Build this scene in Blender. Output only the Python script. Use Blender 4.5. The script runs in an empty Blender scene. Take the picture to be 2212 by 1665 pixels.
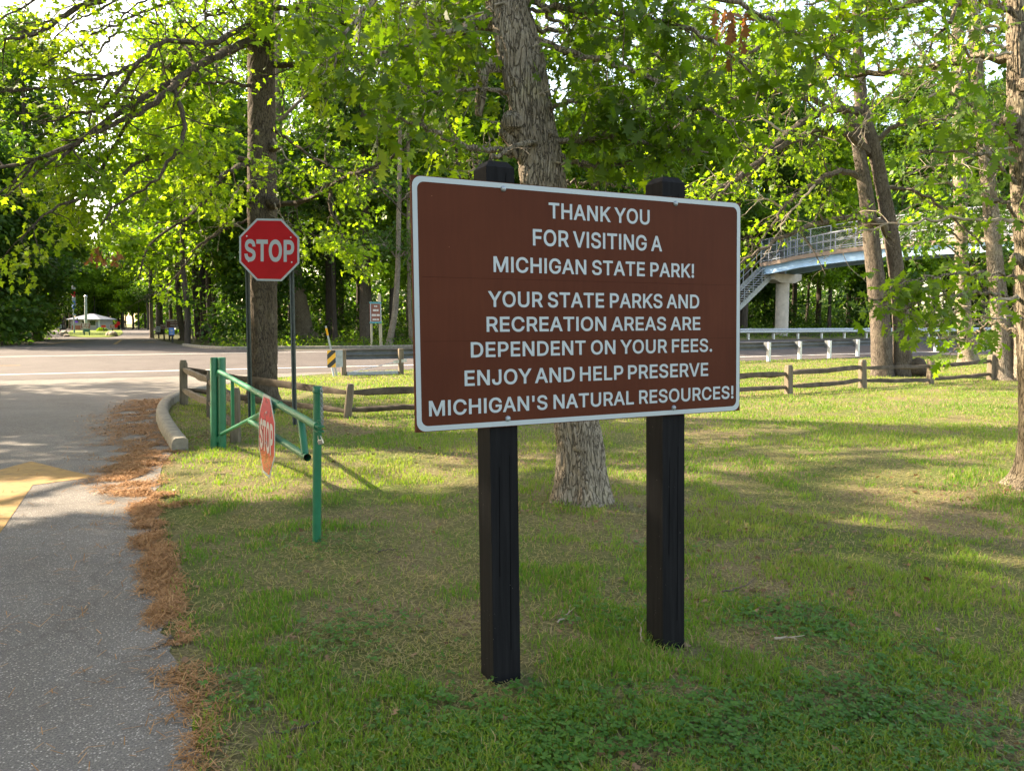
import bpy, math, random
import numpy as np
from mathutils import Vector, Matrix

# ------------------------------------------------------------------ camera, world, sun, exposure
SC = bpy.context.scene
COL = SC.collection
F, CX, CY, HZ = 1664.0, 1106.0, 832.5, 697.0        # focal length and centre of a 2212 px wide frame
PIT = math.atan((CY - HZ) / F)
CAM = np.array([0.0, 0.0, 1.65])
cd = bpy.data.cameras.new('camera')
cd.sensor_width = 36.0
cd.lens = 36.0 * F / 2212.0
cd.clip_start = 0.05
cd.clip_end = 3000
cam = bpy.data.objects.new('camera', cd)
COL.objects.link(cam)
cam.location = CAM
cam.rotation_euler = (math.pi / 2 - PIT, 0, 0)
SC.camera = cam

SUN_EL = math.radians(33)
SUN_D = np.array([0.94, -0.34]); SUN_D /= np.linalg.norm(SUN_D)     # the way the light travels over the ground
to_sun = np.array([-SUN_D[0] * math.cos(SUN_EL), -SUN_D[1] * math.cos(SUN_EL), math.sin(SUN_EL)])
W = bpy.data.worlds.new('World'); SC.world = W
W.use_nodes = True
wn = W.node_tree.nodes; wl = W.node_tree.links
sky = wn.new('ShaderNodeTexSky'); sky.sky_type = 'NISHITA'; sky.sun_disc = False
sky.sun_elevation = SUN_EL
sky.sun_rotation = math.atan2(to_sun[0], to_sun[1])
sky.air_density = 1.0; sky.dust_density = 2.0; sky.ozone_density = 1.0
wl.new(sky.outputs[0], wn['Background'].inputs[0])
wn['Background'].inputs[1].default_value = 0.15
sl = bpy.data.lights.new('sun', 'SUN'); sl.energy = 4.1; sl.angle = math.radians(0.53); sl.color = (1.0, 0.95, 0.89)
so = bpy.data.objects.new('sun', sl); COL.objects.link(so)
so.rotation_euler = Vector(to_sun).to_track_quat('Z', 'Y').to_euler()
so.location = (-30, 15, 40)
SC.view_settings.view_transform = 'Standard'
SC.view_settings.look = 'None'
SC.view_settings.exposure = 2.4
SC.view_settings.gamma = 1.0
SC.view_settings.use_white_balance = True
SC.view_settings.white_balance_temperature = 8500
SC.view_settings.white_balance_tint = 12
SC.cycles.use_denoising = True
SC.cycles.max_bounces = 7
SC.cycles.diffuse_bounces = 4
SC.cycles.glossy_bounces = 2
SC.cycles.transmission_bounces = 4
SC.cycles.transparent_max_bounces = 6
SC.cycles.sample_clamp_indirect = 4

# ------------------------------------------------------------------ terrain and viewing helpers
ET = np.array([0.9085, 0.4178]); ES = np.array([-0.4178, 0.9085]); O0 = np.array([0.0, 28.5])

def st(x, y):
    return (x - O0[0]) * ET[0] + (y - O0[1]) * ET[1], (x - O0[0]) * ES[0] + (y - O0[1]) * ES[1]

def xy(t, s):
    return O0[0] + t * ET[0] + s * ES[0], O0[1] + t * ET[1] + s * ES[1]

def smooth(a, b, x):
    k = np.clip((x - a) / (b - a), 0, 1)
    return k * k * (3 - 2 * k)

def hts(t, s):
    t = np.asarray(t, float); s = np.asarray(s, float)
    x_, y_ = xy(t, s)
    m_ = smooth(.2, 1.3, x_ + .47 * y_) * smooth(0, -3, s) * smooth(14, 10.5, y_)
    near = m_ * (-.055 * smooth(.55, 1.1, x_) * smooth(9, 5, y_) + .05 * (np.sin(x_ * 1.3 + 1) * np.sin(y_ * 1.1) * .35 + np.sin(x_ * .55 + y_ * .4) * .3) * smooth(4.5, 8, y_))
    k = 0.7 + 0.5 * smooth(2, 25, t)
    h = 0.034 * np.clip(s, 0, 13) * k
    return near + h + 0.35 * smooth(15.2, 19, s) * smooth(6, 16, t)

def hgt(x, y):
    return hts(*st(x, y))

_f = np.array([0, math.cos(PIT), -math.sin(PIT)]); _u = np.array([0, math.sin(PIT), math.cos(PIT)])

def ray(px, py):
    d = np.array([(px - CX) / F, 0, 0]) - _u * (py - CY) / F + _f
    return d

def at(px, py, Y):
    d = ray(px, py)
    return CAM + d * (Y / d[1])

def gnd(px, py):
    d = ray(px, py)
    lo, hi = 0.5, 400.0
    for i in range(60):
        m = (lo + hi) / 2
        p = CAM + d * m
        if p[2] > hgt(p[0], p[1]): lo = m
        else: hi = m
    p = CAM + d * lo
    return np.array([p[0], p[1], hgt(p[0], p[1])])

def onplane(px, py, P, n):
    d = ray(px, py)
    return CAM + d * (np.dot(np.asarray(P) - CAM, n) / np.dot(d, n))

def gz(p):
    return np.array([p[0], p[1], float(hgt(p[0], p[1]))])

def pip(x, y, poly):
    r = np.zeros(np.shape(x), bool)
    n = len(poly)
    for i in range(n):
        x1, y1 = poly[i][0], poly[i][1]; x2, y2 = poly[(i + 1) % n][0], poly[(i + 1) % n][1]
        if y1 == y2: continue
        c = ((y1 > y) != (y2 > y)) & (x < (x2 - x1) * (y - y1) / (y2 - y1) + x1)
        r ^= c
    return r

def vnoise(x, y, scale, seed):
    g = np.random.RandomState(seed).rand(64, 64)
    u = x / scale; v = y / scale
    i = np.floor(u).astype(int); j = np.floor(v).astype(int)
    a = u - i; b = v - j
    a = a * a * (3 - 2 * a); b = b * b * (3 - 2 * b)
    G = lambda p, q: g[p % 64, q % 64]
    return (G(i, j) * (1 - a) + G(i + 1, j) * a) * (1 - b) + (G(i, j + 1) * (1 - a) + G(i + 1, j + 1) * a) * b

# ------------------------------------------------------------------ materials
def newmat(name):
    m = bpy.data.materials.new(name); m.use_nodes = True
    nt = m.node_tree
    return m, nt, nt.nodes['Principled BSDF']

def ramp(nt, fac, stops):
    r = nt.nodes.new('ShaderNodeValToRGB')
    e = r.color_ramp.elements
    while len(e) < len(stops): e.new(0.5)
    for k, (p, c) in enumerate(stops):
        e[k].position = p; e[k].color = (c[0], c[1], c[2], 1)
    nt.links.new(fac, r.inputs[0])
    return r.outputs[0]

def coords(nt, scale=(1, 1, 1), kind='Object'):
    tc = nt.nodes.new('ShaderNodeTexCoord'); mp = nt.nodes.new('ShaderNodeMapping')
    mp.inputs['Scale'].default_value = scale
    nt.links.new(tc.outputs[kind], mp.inputs[0])
    return mp.outputs[0]

def noise(nt, vec, scale, detail=4, rough=0.6, dist=0.0):
    n = nt.nodes.new('ShaderNodeTexNoise')
    n.inputs['Scale'].default_value = scale; n.inputs['Detail'].default_value = detail
    n.inputs['Roughness'].default_value = rough; n.inputs['Distortion'].default_value = dist
    nt.links.new(vec, n.inputs['Vector'])
    return n.outputs[0]

def voro(nt, vec, scale, feature='F1'):
    n = nt.nodes.new('ShaderNodeTexVoronoi'); n.feature = feature
    n.inputs['Scale'].default_value = scale
    nt.links.new(vec, n.inputs['Vector'])
    return n

def mixc(nt, fac, a, b, mode='MIX'):
    n = nt.nodes.new('ShaderNodeMix'); n.data_type = 'RGBA'; n.blend_type = mode
    for s, v in ((n.inputs[0], fac), (n.inputs[6], a), (n.inputs[7], b)):
        if isinstance(v, (int, float)): s.default_value = v
        elif isinstance(v, tuple): s.default_value = (v[0], v[1], v[2], 1)
        else: nt.links.new(v, s)
    return n.outputs[2]

def bump(nt, bs, h, strength, dist):
    b = nt.nodes.new('ShaderNodeBump'); b.inputs['Strength'].default_value = strength; b.inputs['Distance'].default_value = dist
    nt.links.new(h, b.inputs['Height']); nt.links.new(b.outputs[0], bs.inputs['Normal'])

def plain(name, col, rough=0.6, metal=0.0, var=0.25, scale=6.0, stretch=(1, 1, 1), bmp=0.0, bdist=0.01, spec=0.5):
    m, nt, bs = newmat(name)
    v = coords(nt, stretch)
    n = noise(nt, v, scale, 5, 0.65)
    lo = tuple(c * (1 - var) for c in col); hi = tuple(min(1, c * (1 + var)) for c in col)
    c = ramp(nt, n, [(0.3, lo), (0.7, hi)])
    nt.links.new(c, bs.inputs['Base Color'])
    bs.inputs['Roughness'].default_value = rough; bs.inputs['Metallic'].default_value = metal
    bs.inputs['Specular IOR Level'].default_value = spec
    if bmp: bump(nt, bs, n, bmp, bdist)
    return m

def bark(name, dark, light, scale=1.0):
    m, nt, bs = newmat(name)
    v = coords(nt, (1, 1, 0.13))
    n0 = nt.nodes.new('ShaderNodeTexNoise'); n0.inputs['Scale'].default_value = 7; n0.inputs['Detail'].default_value = 4
    nt.links.new(v, n0.inputs['Vector'])
    ds = nt.nodes.new('ShaderNodeVectorMath'); ds.operation = 'MULTIPLY_ADD'
    ds.inputs[1].default_value = (.22, .22, .14); nt.links.new(n0.outputs['Color'], ds.inputs[0]); nt.links.new(v, ds.inputs[2])
    vo = voro(nt, ds.outputs[0], 40 * scale, 'DISTANCE_TO_EDGE')
    n1 = noise(nt, coords(nt, (1, 1, .4)), 60 * scale, 5, .7)
    n2 = noise(nt, coords(nt), 3.2 * scale, 5, .65)
    c1 = ramp(nt, n1, [(0.3, tuple(.55 * q + .45 * p for p, q in zip(light, dark))), (0.7, light)])
    fis = ramp(nt, vo.outputs['Distance'], [(0.0, (.18, .18, .18)), (.11, (1, 1, 1))])
    c = mixc(nt, fis, dark, c1)
    lich = ramp(nt, n2, [(0.35, (.78, .76, .72)), (.55, (1, 1, 1)), (0.72, (1.2, 1.25, 1.1))])
    c = mixc(nt, 1.0, c, lich, 'MULTIPLY')
    nt.links.new(c, bs.inputs['Base Color'])
    bs.inputs['Roughness'].default_value = 0.92; bs.inputs['Specular IOR Level'].default_value = 0.15
    hh = nt.nodes.new('ShaderNodeMath'); hh.operation = 'MULTIPLY_ADD'; hh.inputs[1].default_value = .25
    nt.links.new(n1, hh.inputs[0]); nt.links.new(fis, hh.inputs[2])
    bump(nt, bs, hh.outputs[0], .9, 0.018)
    return m

def leafmat(name, stops, trans, tmix=0.5, rough=0.45):
    m, nt, bs = newmat(name)
    a = nt.nodes.new('ShaderNodeAttribute'); a.attribute_name = 'tint'
    c = ramp(nt, a.outputs['Fac'], stops)
    t = ramp(nt, a.outputs['Fac'], trans)
    nt.links.new(c, bs.inputs['Base Color']); bs.inputs['Roughness'].default_value = rough
    bs.inputs['Specular IOR Level'].default_value = 0.2
    tr = nt.nodes.new('ShaderNodeBsdfTranslucent'); nt.links.new(t, tr.inputs[0])
    mx = nt.nodes.new('ShaderNodeMixShader'); mx.inputs[0].default_value = tmix
    nt.links.new(bs.outputs[0], mx.inputs[1]); nt.links.new(tr.outputs[0], mx.inputs[2])
    nt.links.new(mx.outputs[0], nt.nodes['Material Output'].inputs[0])
    return m

MT = {}
MT['leaf_yellow'] = leafmat('leaf_yellow', [(0, (.055, .11, .014)), (.6, (.095, .16, .018)), (1, (.15, .20, .025))],
                            [(0, (.16, .36, .015)), (.6, (.30, .50, .02)), (1, (.41, .57, .03))], .55)
MT['leaf_green'] = leafmat('leaf_green', [(0, (.040, .078, .012)), (.6, (.062, .105, .015)), (1, (.10, .14, .02))],
                           [(0, (.12, .26, .012)), (.6, (.21, .38, .016)), (1, (.40, .52, .022))], .5)
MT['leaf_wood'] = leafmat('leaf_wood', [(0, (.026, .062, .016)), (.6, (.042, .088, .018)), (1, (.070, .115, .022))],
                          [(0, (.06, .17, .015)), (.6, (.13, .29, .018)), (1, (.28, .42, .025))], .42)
MT['leaf_brown'] = leafmat('leaf_brown', [(0, (.16, .06, .02)), (1, (.26, .11, .04))], [(0, (.3, .1, .03)), (1, (.4, .16, .05))], .3)
MT['grass'] = leafmat('grass_blade', [(0, (.060, .155, .022)), (.55, (.115, .215, .030)), (.78, (.22, .22, .065)), (1, (.42, .32, .16))],
                      [(0, (.12, .32, .018)), (.55, (.28, .45, .025)), (.78, (.36, .36, .07)), (1, (.40, .30, .13))], .4, .55)
MT['clover'] = leafmat('clover_leaf', [(0, (.035, .12, .02)), (1, (.07, .17, .03))], [(0, (.08, .26, .02)), (1, (.16, .36, .03))], .4)
MT['needle'] = leafmat('pine_needle', [(0, (.14, .060, .020)), (.5, (.30, .145, .055)), (1, (.46, .26, .12))],
                       [(0, (.2, .08, .02)), (1, (.3, .14, .04))], .15, .7)
MT['bark_grey'] = bark('bark_grey', (.045, .035, .026), (.37, .31, .24))
MT['bark_dark'] = bark('bark_dark', (.026, .020, .015), (.15, .118, .088))
MT['bark_pale'] = bark('bark_pale', (.055, .042, .03), (.29, .24, .175))
MT['bark_mid'] = bark('bark_mid', (.035, .028, .022), (.175, .145, .118), .8)
MT['bark_wood'] = plain('bark_wood', (.060, .048, .038), .95, 0, .5, 18, (1, 1, .15), .6, .03, .2)
MT['twig'] = plain('twig_bark', (.085, .066, .050), .9, 0, .4, 20, (1, 1, 1), 0, .01, .2)
MT['twig_pale'] = plain('pale_twig_bark', (.30, .25, .19), .9, 0, .35, 14, (1, 1, 1), 0, .01, .2)
MT['black_wood'] = None
MT['galv'] = plain('galvanised_steel', (.50, .53, .56), .42, .65, .22, 9, (1, 1, 1))
MT['galv_shaded'] = plain('shaded_guardrail_steel', (.10, .11, .115), .6, .25, .25, 5)  # galvanised steel darkened in colour for the beam's shaded back
MT['galv_dark'] = plain('weathered_steel', (.26, .29, .31), .5, .5, .25, 9)
MT['white'] = plain('white_reflective_sheet', (.33, .375, .39), .5, 0, .05, 3)
MT['red'] = plain('red_reflective_sheet', (.38, .010, .015), .5, 0, .10, 3, spec=.15)
MT['red_faded'] = plain('faded_red_sheet', (.50, .045, .05), .16, 0, .16, 5, spec=.9)
MT['black'] = plain('black_paint', (.012, .012, .013), .5, 0, .3)
MT['seam'] = plain('sheet_seam', (.045, .012, .0065), .7, 0, .1, spec=.05)
MT['crack'] = plain('dark_crack', (.0015, .0015, .0015), 1, 0, .1, spec=0)
MT['litter'] = leafmat('dead_litter', [(0, (.11, .055, .025)), (1, (.24, .14, .075))], [(0, (.15, .07, .03)), (1, (.25, .13, .06))], .2)
MT['yellow'] = plain('yellow_sheet', (.72, .36, .02), .4, 0, .08)
MT['post_steel'] = plain('dark_green_channel_steel', (.085, .105, .10), .5, .25, .3, 14)
MT['conc'] = plain('kerb_concrete', (.20, .18, .145), .9, 0, .35, 9, (1, 1, 1), .5, .008, .2)
MT['conc_pale'] = plain('pale_concrete', (.44, .40, .35), .85, 0, .18, 3, (1, 1, 1), .3, .02, .2)
MT['bluepaint'] = plain('pale_blue_girder_paint', (.38, .57, .74), .45, 0, .1, 2)
MT['rock'] = plain('boulder_rock', (.30, .25, .20), .9, 0, .45, 5, (1, 1, 1), .8, .05, .2)
MT['roof'] = plain('grey_roof', (.125, .145, .18), .6, 0, .12, 4)
MT['lap'] = plain('pale_siding', (.22, .21, .20), .6, 0, .1, 2)
MT['glass_dark'] = plain('dark_window_glass', (.015, .02, .022), .08, 0, .2, 3, spec=.8)
MT['woodpost'] = plain('weathered_timber', (.145, .118, .085), .9, 0, .4, 20, (1, 1, .12), .6, .01, .2)
MT['rail_timber'] = plain('split_rail_timber', (.085, .066, .047), .92, 0, .5, 16, (.3, .3, .3), .8, .015, .2)
MT['paletimber'] = plain('pale_sign_timber', (.42, .36, .25), .85, 0, .25, 12, (1, 1, .15))
MT['signbrown'] = None
MT['teal'] = plain('teal_panel_paint', (.02, .22, .24), .5, 0, .1)
MT['rust'] = plain('rust_brown_panel', (.20, .055, .028), .5, 0, .12)
MT['signblue'] = plain('blue_sign_sheet', (.03, .16, .52), .4, 0, .1)
MT['signgreen'] = plain('dark_green_paint', (.012, .10, .06), .5, 0, .1)
MT['brownsign'] = plain('brown_routed_sign', (.13, .045, .030), .6, 0, .15)
MT['mark'] = plain('cream_sign_letters', (.52, .47, .40), .6, 0, .1)
MT['purple'] = plain('purple_sign', (.16, .05, .70), .4, 0, .1)
MT['brass'] = plain('padlock_steel', (.55, .52, .47), .3, .9, .15, 30)
MT['paint_white'] = plain('white_road_paint', (.62, .61, .57), .7, 0, .15, 3)
MT['paint_yellow'] = plain('yellow_road_paint', (.25, .135, .026), .8, 0, .35, 9, (1, 1, 1), .5, .004)

m, nt, bs = newmat('black_painted_wood')
v = coords(nt, (1, 1, .05)); n = noise(nt, v, 40, 5, .7)
sp = voro(nt, coords(nt), 60)
gt = nt.nodes.new('ShaderNodeMath'); gt.operation = 'LESS_THAN'; gt.inputs[1].default_value = .07
nt.links.new(sp.outputs['Distance'], gt.inputs[0])
spn = noise(nt, coords(nt), 9, 3)
g2 = nt.nodes.new('ShaderNodeMath'); g2.operation = 'GREATER_THAN'; g2.inputs[1].default_value = .60; nt.links.new(spn, g2.inputs[0])
g3 = nt.nodes.new('ShaderNodeMath'); g3.operation = 'MULTIPLY'; nt.links.new(gt.outputs[0], g3.inputs[0]); nt.links.new(g2.outputs[0], g3.inputs[1])
c = ramp(nt, n, [(.3, (.0045, .0045, .005)), (.7, (.012, .012, .013))])
c = mixc(nt, g3.outputs[0], c, (.22, .21, .19))
nt.links.new(c, bs.inputs['Base Color']); bs.inputs['Roughness'].default_value = .85; bs.inputs['Specular IOR Level'].default_value = .12
bump(nt, bs, n, .35, .004)
MT['black_wood'] = m

m, nt, bs = newmat('brown_sign_sheet')
v = coords(nt, (1, 1, 1)); n = noise(nt, v, 1.6, 4, .6); n2 = noise(nt, coords(nt, (14, 14, .8)), 3, 4, .7)
c = ramp(nt, n, [(.3, (.068, .018, .0095)), (.7, (.088, .0245, .0122))])
c2 = ramp(nt, n2, [(.35, (.93, .93, .93)), (.7, (1.06, 1.06, 1.06))])
c = mixc(nt, 1.0, c, c2, 'MULTIPLY')
sp = voro(nt, coords(nt), 26)
gt = nt.nodes.new('ShaderNodeMath'); gt.operation = 'LESS_THAN'; gt.inputs[1].default_value = .05; nt.links.new(sp.outputs['Distance'], gt.inputs[0])
spn = noise(nt, coords(nt), 7, 2)
g2 = nt.nodes.new('ShaderNodeMath'); g2.operation = 'GREATER_THAN'; g2.inputs[1].default_value = .62; nt.links.new(spn, g2.inputs[0])
g3 = nt.nodes.new('ShaderNodeMath'); g3.operation = 'MULTIPLY'; nt.links.new(gt.outputs[0], g3.inputs[0]); nt.links.new(g2.outputs[0], g3.inputs[1])
c = mixc(nt, g3.outputs[0], c, (.26, .13, .08))
nt.links.new(c, bs.inputs['Base Color']); bs.inputs['Roughness'].default_value = .6; bs.inputs['Specular IOR Level'].default_value = .07
MT['signbrown'] = m

m, nt, bs = newmat('green_gate_paint')
n = noise(nt, coords(nt), 12, 5, .7); n2 = noise(nt, coords(nt), 45, 4, .7)
c = ramp(nt, n, [(.3, (.003, .115, .056)), (.7, (.004, .15, .075))])
rust = ramp(nt, n2, [(.70, (0, 0, 0)), (.74, (1, 1, 1))])
c = mixc(nt, rust, c, (.05, .16, .10))
nt.links.new(c, bs.inputs['Base Color']); bs.inputs['Roughness'].default_value = .35; bs.inputs['Specular IOR Level'].default_value = .4
MT['green'] = m

def asphalt(name, a, b, agg, scale=1.0, patch=(.86, 1.1)):
    m, nt, bs = newmat(name)
    v = coords(nt)
    n1 = noise(nt, v, 1.1, 5, .65); n2 = noise(nt, v, 130 * scale, 3, .6)
    vo = voro(nt, v, 95 * scale)
    c = ramp(nt, n2, [(.3, a), (.7, b)])
    stone = ramp(nt, vo.outputs['Color'], [(.55, (0, 0, 0)), (.86, (1, 1, 1))])
    edge = ramp(nt, vo.outputs['Distance'], [(.25, (1, 1, 1)), (.5, (0, 0, 0))])
    f = mixc(nt, 1.0, stone, edge, 'MULTIPLY')
    vo2 = voro(nt, v, 30 * scale)
    big = ramp(nt, vo2.outputs['Color'], [(.80, (0, 0, 0)), (.95, (1, 1, 1))])
    bige = ramp(nt, vo2.outputs['Distance'], [(.14, (1, 1, 1)), (.26, (0, 0, 0))])
    f2 = mixc(nt, 1.0, big, bige, 'MULTIPLY')
    c = mixc(nt, f, c, agg); c = mixc(nt, f2, c, tuple(min(1, q * 1.25) for q in agg))
    p = ramp(nt, n1, [(.3, (patch[0],) * 3), (.7, (patch[1],) * 3)])
    c = mixc(nt, 1.0, c, p, 'MULTIPLY')
    ds = nt.nodes.new('ShaderNodeVectorMath'); ds.operation = 'MULTIPLY_ADD'; ds.inputs[1].default_value = (.9, .9, .9)
    nz = nt.nodes.new('ShaderNodeTexNoise'); nz.inputs['Scale'].default_value = 1.6; nz.inputs['Detail'].default_value = 6
    nt.links.new(v, nz.inputs['Vector']); nt.links.new(nz.outputs['Color'], ds.inputs[0]); nt.links.new(v, ds.inputs[2])
    cr = voro(nt, ds.outputs[0], .33, 'DISTANCE_TO_EDGE')
    ck = ramp(nt, cr.outputs['Distance'], [(0, (.42, .40, .38)), (.004, (.6, .58, .56)), (.009, (1, 1, 1))])
    c = mixc(nt, .30, c, ck, 'MULTIPLY')
    st_ = ramp(nt, noise(nt, v, .45, 6, .7, .8), [(.35, (.84, .82, .80)), (.52, (1, 1, 1)), (.7, (1.10, 1.09, 1.07))])
    c = mixc(nt, 1.0, c, st_, 'MULTIPLY')
    nt.links.new(c, bs.inputs['Base Color']); bs.inputs['Roughness'].default_value = .9; bs.inputs['Specular IOR Level'].default_value = .25
    bump(nt, bs, n2, .8, .008)
    return m
MT['asphalt'] = asphalt('drive_asphalt', (.070, .063, .054), (.205, .186, .162), (.44, .40, .345))
MT['highway'] = asphalt('highway_asphalt', (.064, .055, .052), (.094, .082, .077), (.128, .114, .105), .8)

m, nt, bs = newmat('lawn_soil')
v = coords(nt)
n1 = noise(nt, v, .55, 5, .65, .4); n2 = noise(nt, v, 38, 6, .75); n3 = noise(nt, v, 150, 3, .7)
base = ramp(nt, n2, [(.3, (.085, .060, .036)), (.5, (.20, .148, .085)), (.72, (.40, .31, .20))])
gr = ramp(nt, n2, [(.3, (.045, .075, .016)), (.7, (.135, .175, .042))])
fac = ramp(nt, n1, [(.40, (.12, .12, .12)), (.60, (.85, .85, .85))])
c = mixc(nt, fac, base, gr)
n4 = ramp(nt, n3, [(.3, (.7, .7, .7)), (.7, (1.25, 1.25, 1.25))])
c = mixc(nt, 1.0, c, n4, 'MULTIPLY')
nt.links.new(c, bs.inputs['Base Color']); bs.inputs['Roughness'].default_value = 1; bs.inputs['Specular IOR Level'].default_value = .1
bump(nt, bs, n2, 1.0, .03)
MT['lawn'] = m
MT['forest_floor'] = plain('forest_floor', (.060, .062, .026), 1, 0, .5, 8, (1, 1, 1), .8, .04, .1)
MT['lawn_far'] = plain('mown_island_grass', (.13, .17, .03), 1, 0, .3, 10, (1, 1, 1), .5, .03, .1)

# ------------------------------------------------------------------ object helpers
def tag(o, label=None, cat=None, group=None, kind=None):
    if label: o['label'] = label
    if cat: o['category'] = cat
    if group: o['group'] = group
    if kind: o['kind'] = kind
    return o

def thing(name, label, cat, loc=(0, 0, 0), group=None):
    o = bpy.data.objects.new(name, None); COL.objects.link(o)
    o.empty_display_size = 0.2
    o.location = [float(q) for q in loc]
    return tag(o, label, cat, group)

def worldloc(o):
    p = np.array(o.location, float)
    while o.parent is not None:
        o = o.parent; p = p + np.array(o.location, float)
    return p

def link(name, me, mat, parent=None):
    o = bpy.data.objects.new(name, me); COL.objects.link(o)
    if mat is not None: me.materials.append(mat)
    if parent is not None: o.parent = parent
    return o

def fastmesh(name, V, loops, starts, totals, smooth=False, tint=None):
    me = bpy.data.meshes.new(name)
    me.vertices.add(len(V)); me.vertices.foreach_set('co', np.asarray(V, np.float32).ravel())
    me.loops.add(len(loops)); me.loops.foreach_set('vertex_index', np.asarray(loops, np.int32))
    me.polygons.add(len(starts)); me.polygons.foreach_set('loop_start', np.asarray(starts, np.int32))
    if smooth: me.polygons.foreach_set('use_smooth', np.ones(len(starts), bool))
    if tint is not None:
        a = me.attributes.new('tint', 'FLOAT', 'POINT'); a.data.foreach_set('value', np.asarray(tint, np.float32))
    me.update(calc_edges=True); me.validate()
    return me

def rotz(a):
    c, s = math.cos(a), math.sin(a)
    return np.array([[c, -s, 0], [s, c, 0], [0, 0, 1.0]])

def unit(v):
    v = np.asarray(v, float)
    return v / (np.linalg.norm(v) + 1e-12)

class MB:
    """collects shapes in world space and links them as one mesh object"""
    def __init__(s): s.v = []; s.f = []; s.n = 0
    def add(s, V, Fc):
        V = np.asarray(V, float)
        s.v.append(V); s.f += [tuple(int(i) + s.n for i in f) for f in Fc]; s.n += len(V)
        return s
    def box(s, c, half, R=None, bev=0.0):
        hx, hy, hz = half
        if bev <= 0:
            V = np.array([[x, y, z] for x in (-hx, hx) for y in (-hy, hy) for z in (-hz, hz)])
            Fc = [(0, 1, 3, 2), (4, 6, 7, 5), (0, 4, 5, 1), (2, 3, 7, 6), (0, 2, 6, 4), (1, 5, 7, 3)]
        else:
            b = bev
            V = []; 
            for z, q in ((-hz, b), (-hz + b, 0), (hz - b, 0), (hz, b)):
                ax, ay = hx - q, hy - q
                V += [(-ax + b, -ay, z), (ax - b, -ay, z), (ax, -ay + b, z), (ax, ay - b, z), (ax - b, ay, z), (-ax + b, ay, z), (-ax, ay - b, z), (-ax, -ay + b, z)]
            V = np.array(V)
            Fc = [tuple(range(7, -1, -1)), tuple(range(24, 32))]
            for k in range(3):
                for i in range(8):
                    j = (i + 1) % 8
                    Fc.append((8 * k + i, 8 * k + j, 8 * k + 8 + j, 8 * k + 8 + i))
        if R is not None: V = V @ np.asarray(R).T
        return s.add(V + np.asarray(c, float), Fc)
    def bar(s, a, b, w, h, up=(0, 0, 1), bev=0.0):
        a = np.asarray(a, float); b = np.asarray(b, float)
        x = unit(b - a); y = unit(np.cross(up, x)); z = np.cross(x, y)
        return s.box((a + b) / 2, (np.linalg.norm(b - a) / 2, w / 2, h / 2), np.array([x, y, z]).T, bev)
    def tube(s, P, r, n=10, cap=True, jitter=None):
        P = np.asarray(P, float); k = len(P)
        r = np.full(k, r, float) if np.isscalar(r) else np.asarray(r, float)
        T = np.gradient(P, axis=0); T /= np.linalg.norm(T, axis=1)[:, None] + 1e-12
        ref = np.array([1.0, 0, 0]) if abs(T[0][0]) < .8 else np.array([0, 1.0, 0])
        th = np.linspace(0, 2 * np.pi, n, endpoint=False)
        V = np.zeros((k, n, 3)); A = unit(ref - T[0] * np.dot(ref, T[0]))
        for i in range(k):
            A = unit(A - T[i] * np.dot(A, T[i])); B = np.cross(T[i], A)
            rr = r[i] if jitter is None else r[i] * jitter[i][:, None]
            V[i] = P[i] + rr * (np.cos(th)[:, None] * A + np.sin(th)[:, None] * B)
        Fc = []
        for i in range(k - 1):
            for j in range(n):
                j2 = (j + 1) % n
                Fc.append((i * n + j, i * n + j2, (i + 1) * n + j2, (i + 1) * n + j))
        if cap:
            Fc.append(tuple(range(n - 1, -1, -1))); Fc.append(tuple((k - 1) * n + j for j in range(n)))
        return s.add(V.reshape(-1, 3), Fc)
    def prism(s, poly, depth, O, U, Vv):
        """2D outline in the plane O + U x + V y, thickness depth towards -(U x V)"""
        O = np.asarray(O, float); U = np.asarray(U, float); Vv = np.asarray(Vv, float); n = unit(np.cross(U, Vv))
        P = np.array([O + U * a + Vv * b for a, b in poly]); k = len(P)
        Fc = [tuple(range(k)), tuple(range(2 * k - 1, k - 1, -1))]
        for i in range(k):
            j = (i + 1) % k
            Fc.append((i, i + k, j + k, j))
        return s.add(np.vstack([P, P - n * depth]), Fc)
    def build(s, name, mat, parent=None, smooth=False):
        V = np.vstack(s.v)
        if parent is not None: V = V - worldloc(parent)
        me = bpy.data.meshes.new(name)
        lo = [i for f in s.f for i in f]; to = [len(f) for f in s.f]
        stt = np.concatenate([[0], np.cumsum(to)[:-1]]) if to else []
        me.vertices.add(len(V)); me.vertices.foreach_set('co', V.astype(np.float32).ravel())
        me.loops.add(len(lo)); me.loops.foreach_set('vertex_index', np.array(lo, np.int32))
        me.polygons.add(len(to)); me.polygons.foreach_set('loop_start', np.array(stt, np.int32))
        me.update(calc_edges=True); me.validate()
        me.polygons.foreach_set('use_smooth', np.zeros(len(me.polygons), bool))
        if smooth:
            me.polygons.foreach_set('use_smooth', np.ones(len(me.polygons), bool))
            me.set_sharp_from_angle(angle=math.radians(40))
        return link(name, me, mat, parent)

def copy_tree(o, parent=None):
    c = o.copy(); COL.objects.link(c)
    if parent is not None: c.parent = parent
    for ch in list(o.children): copy_tree(ch, c)
    return c

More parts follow.
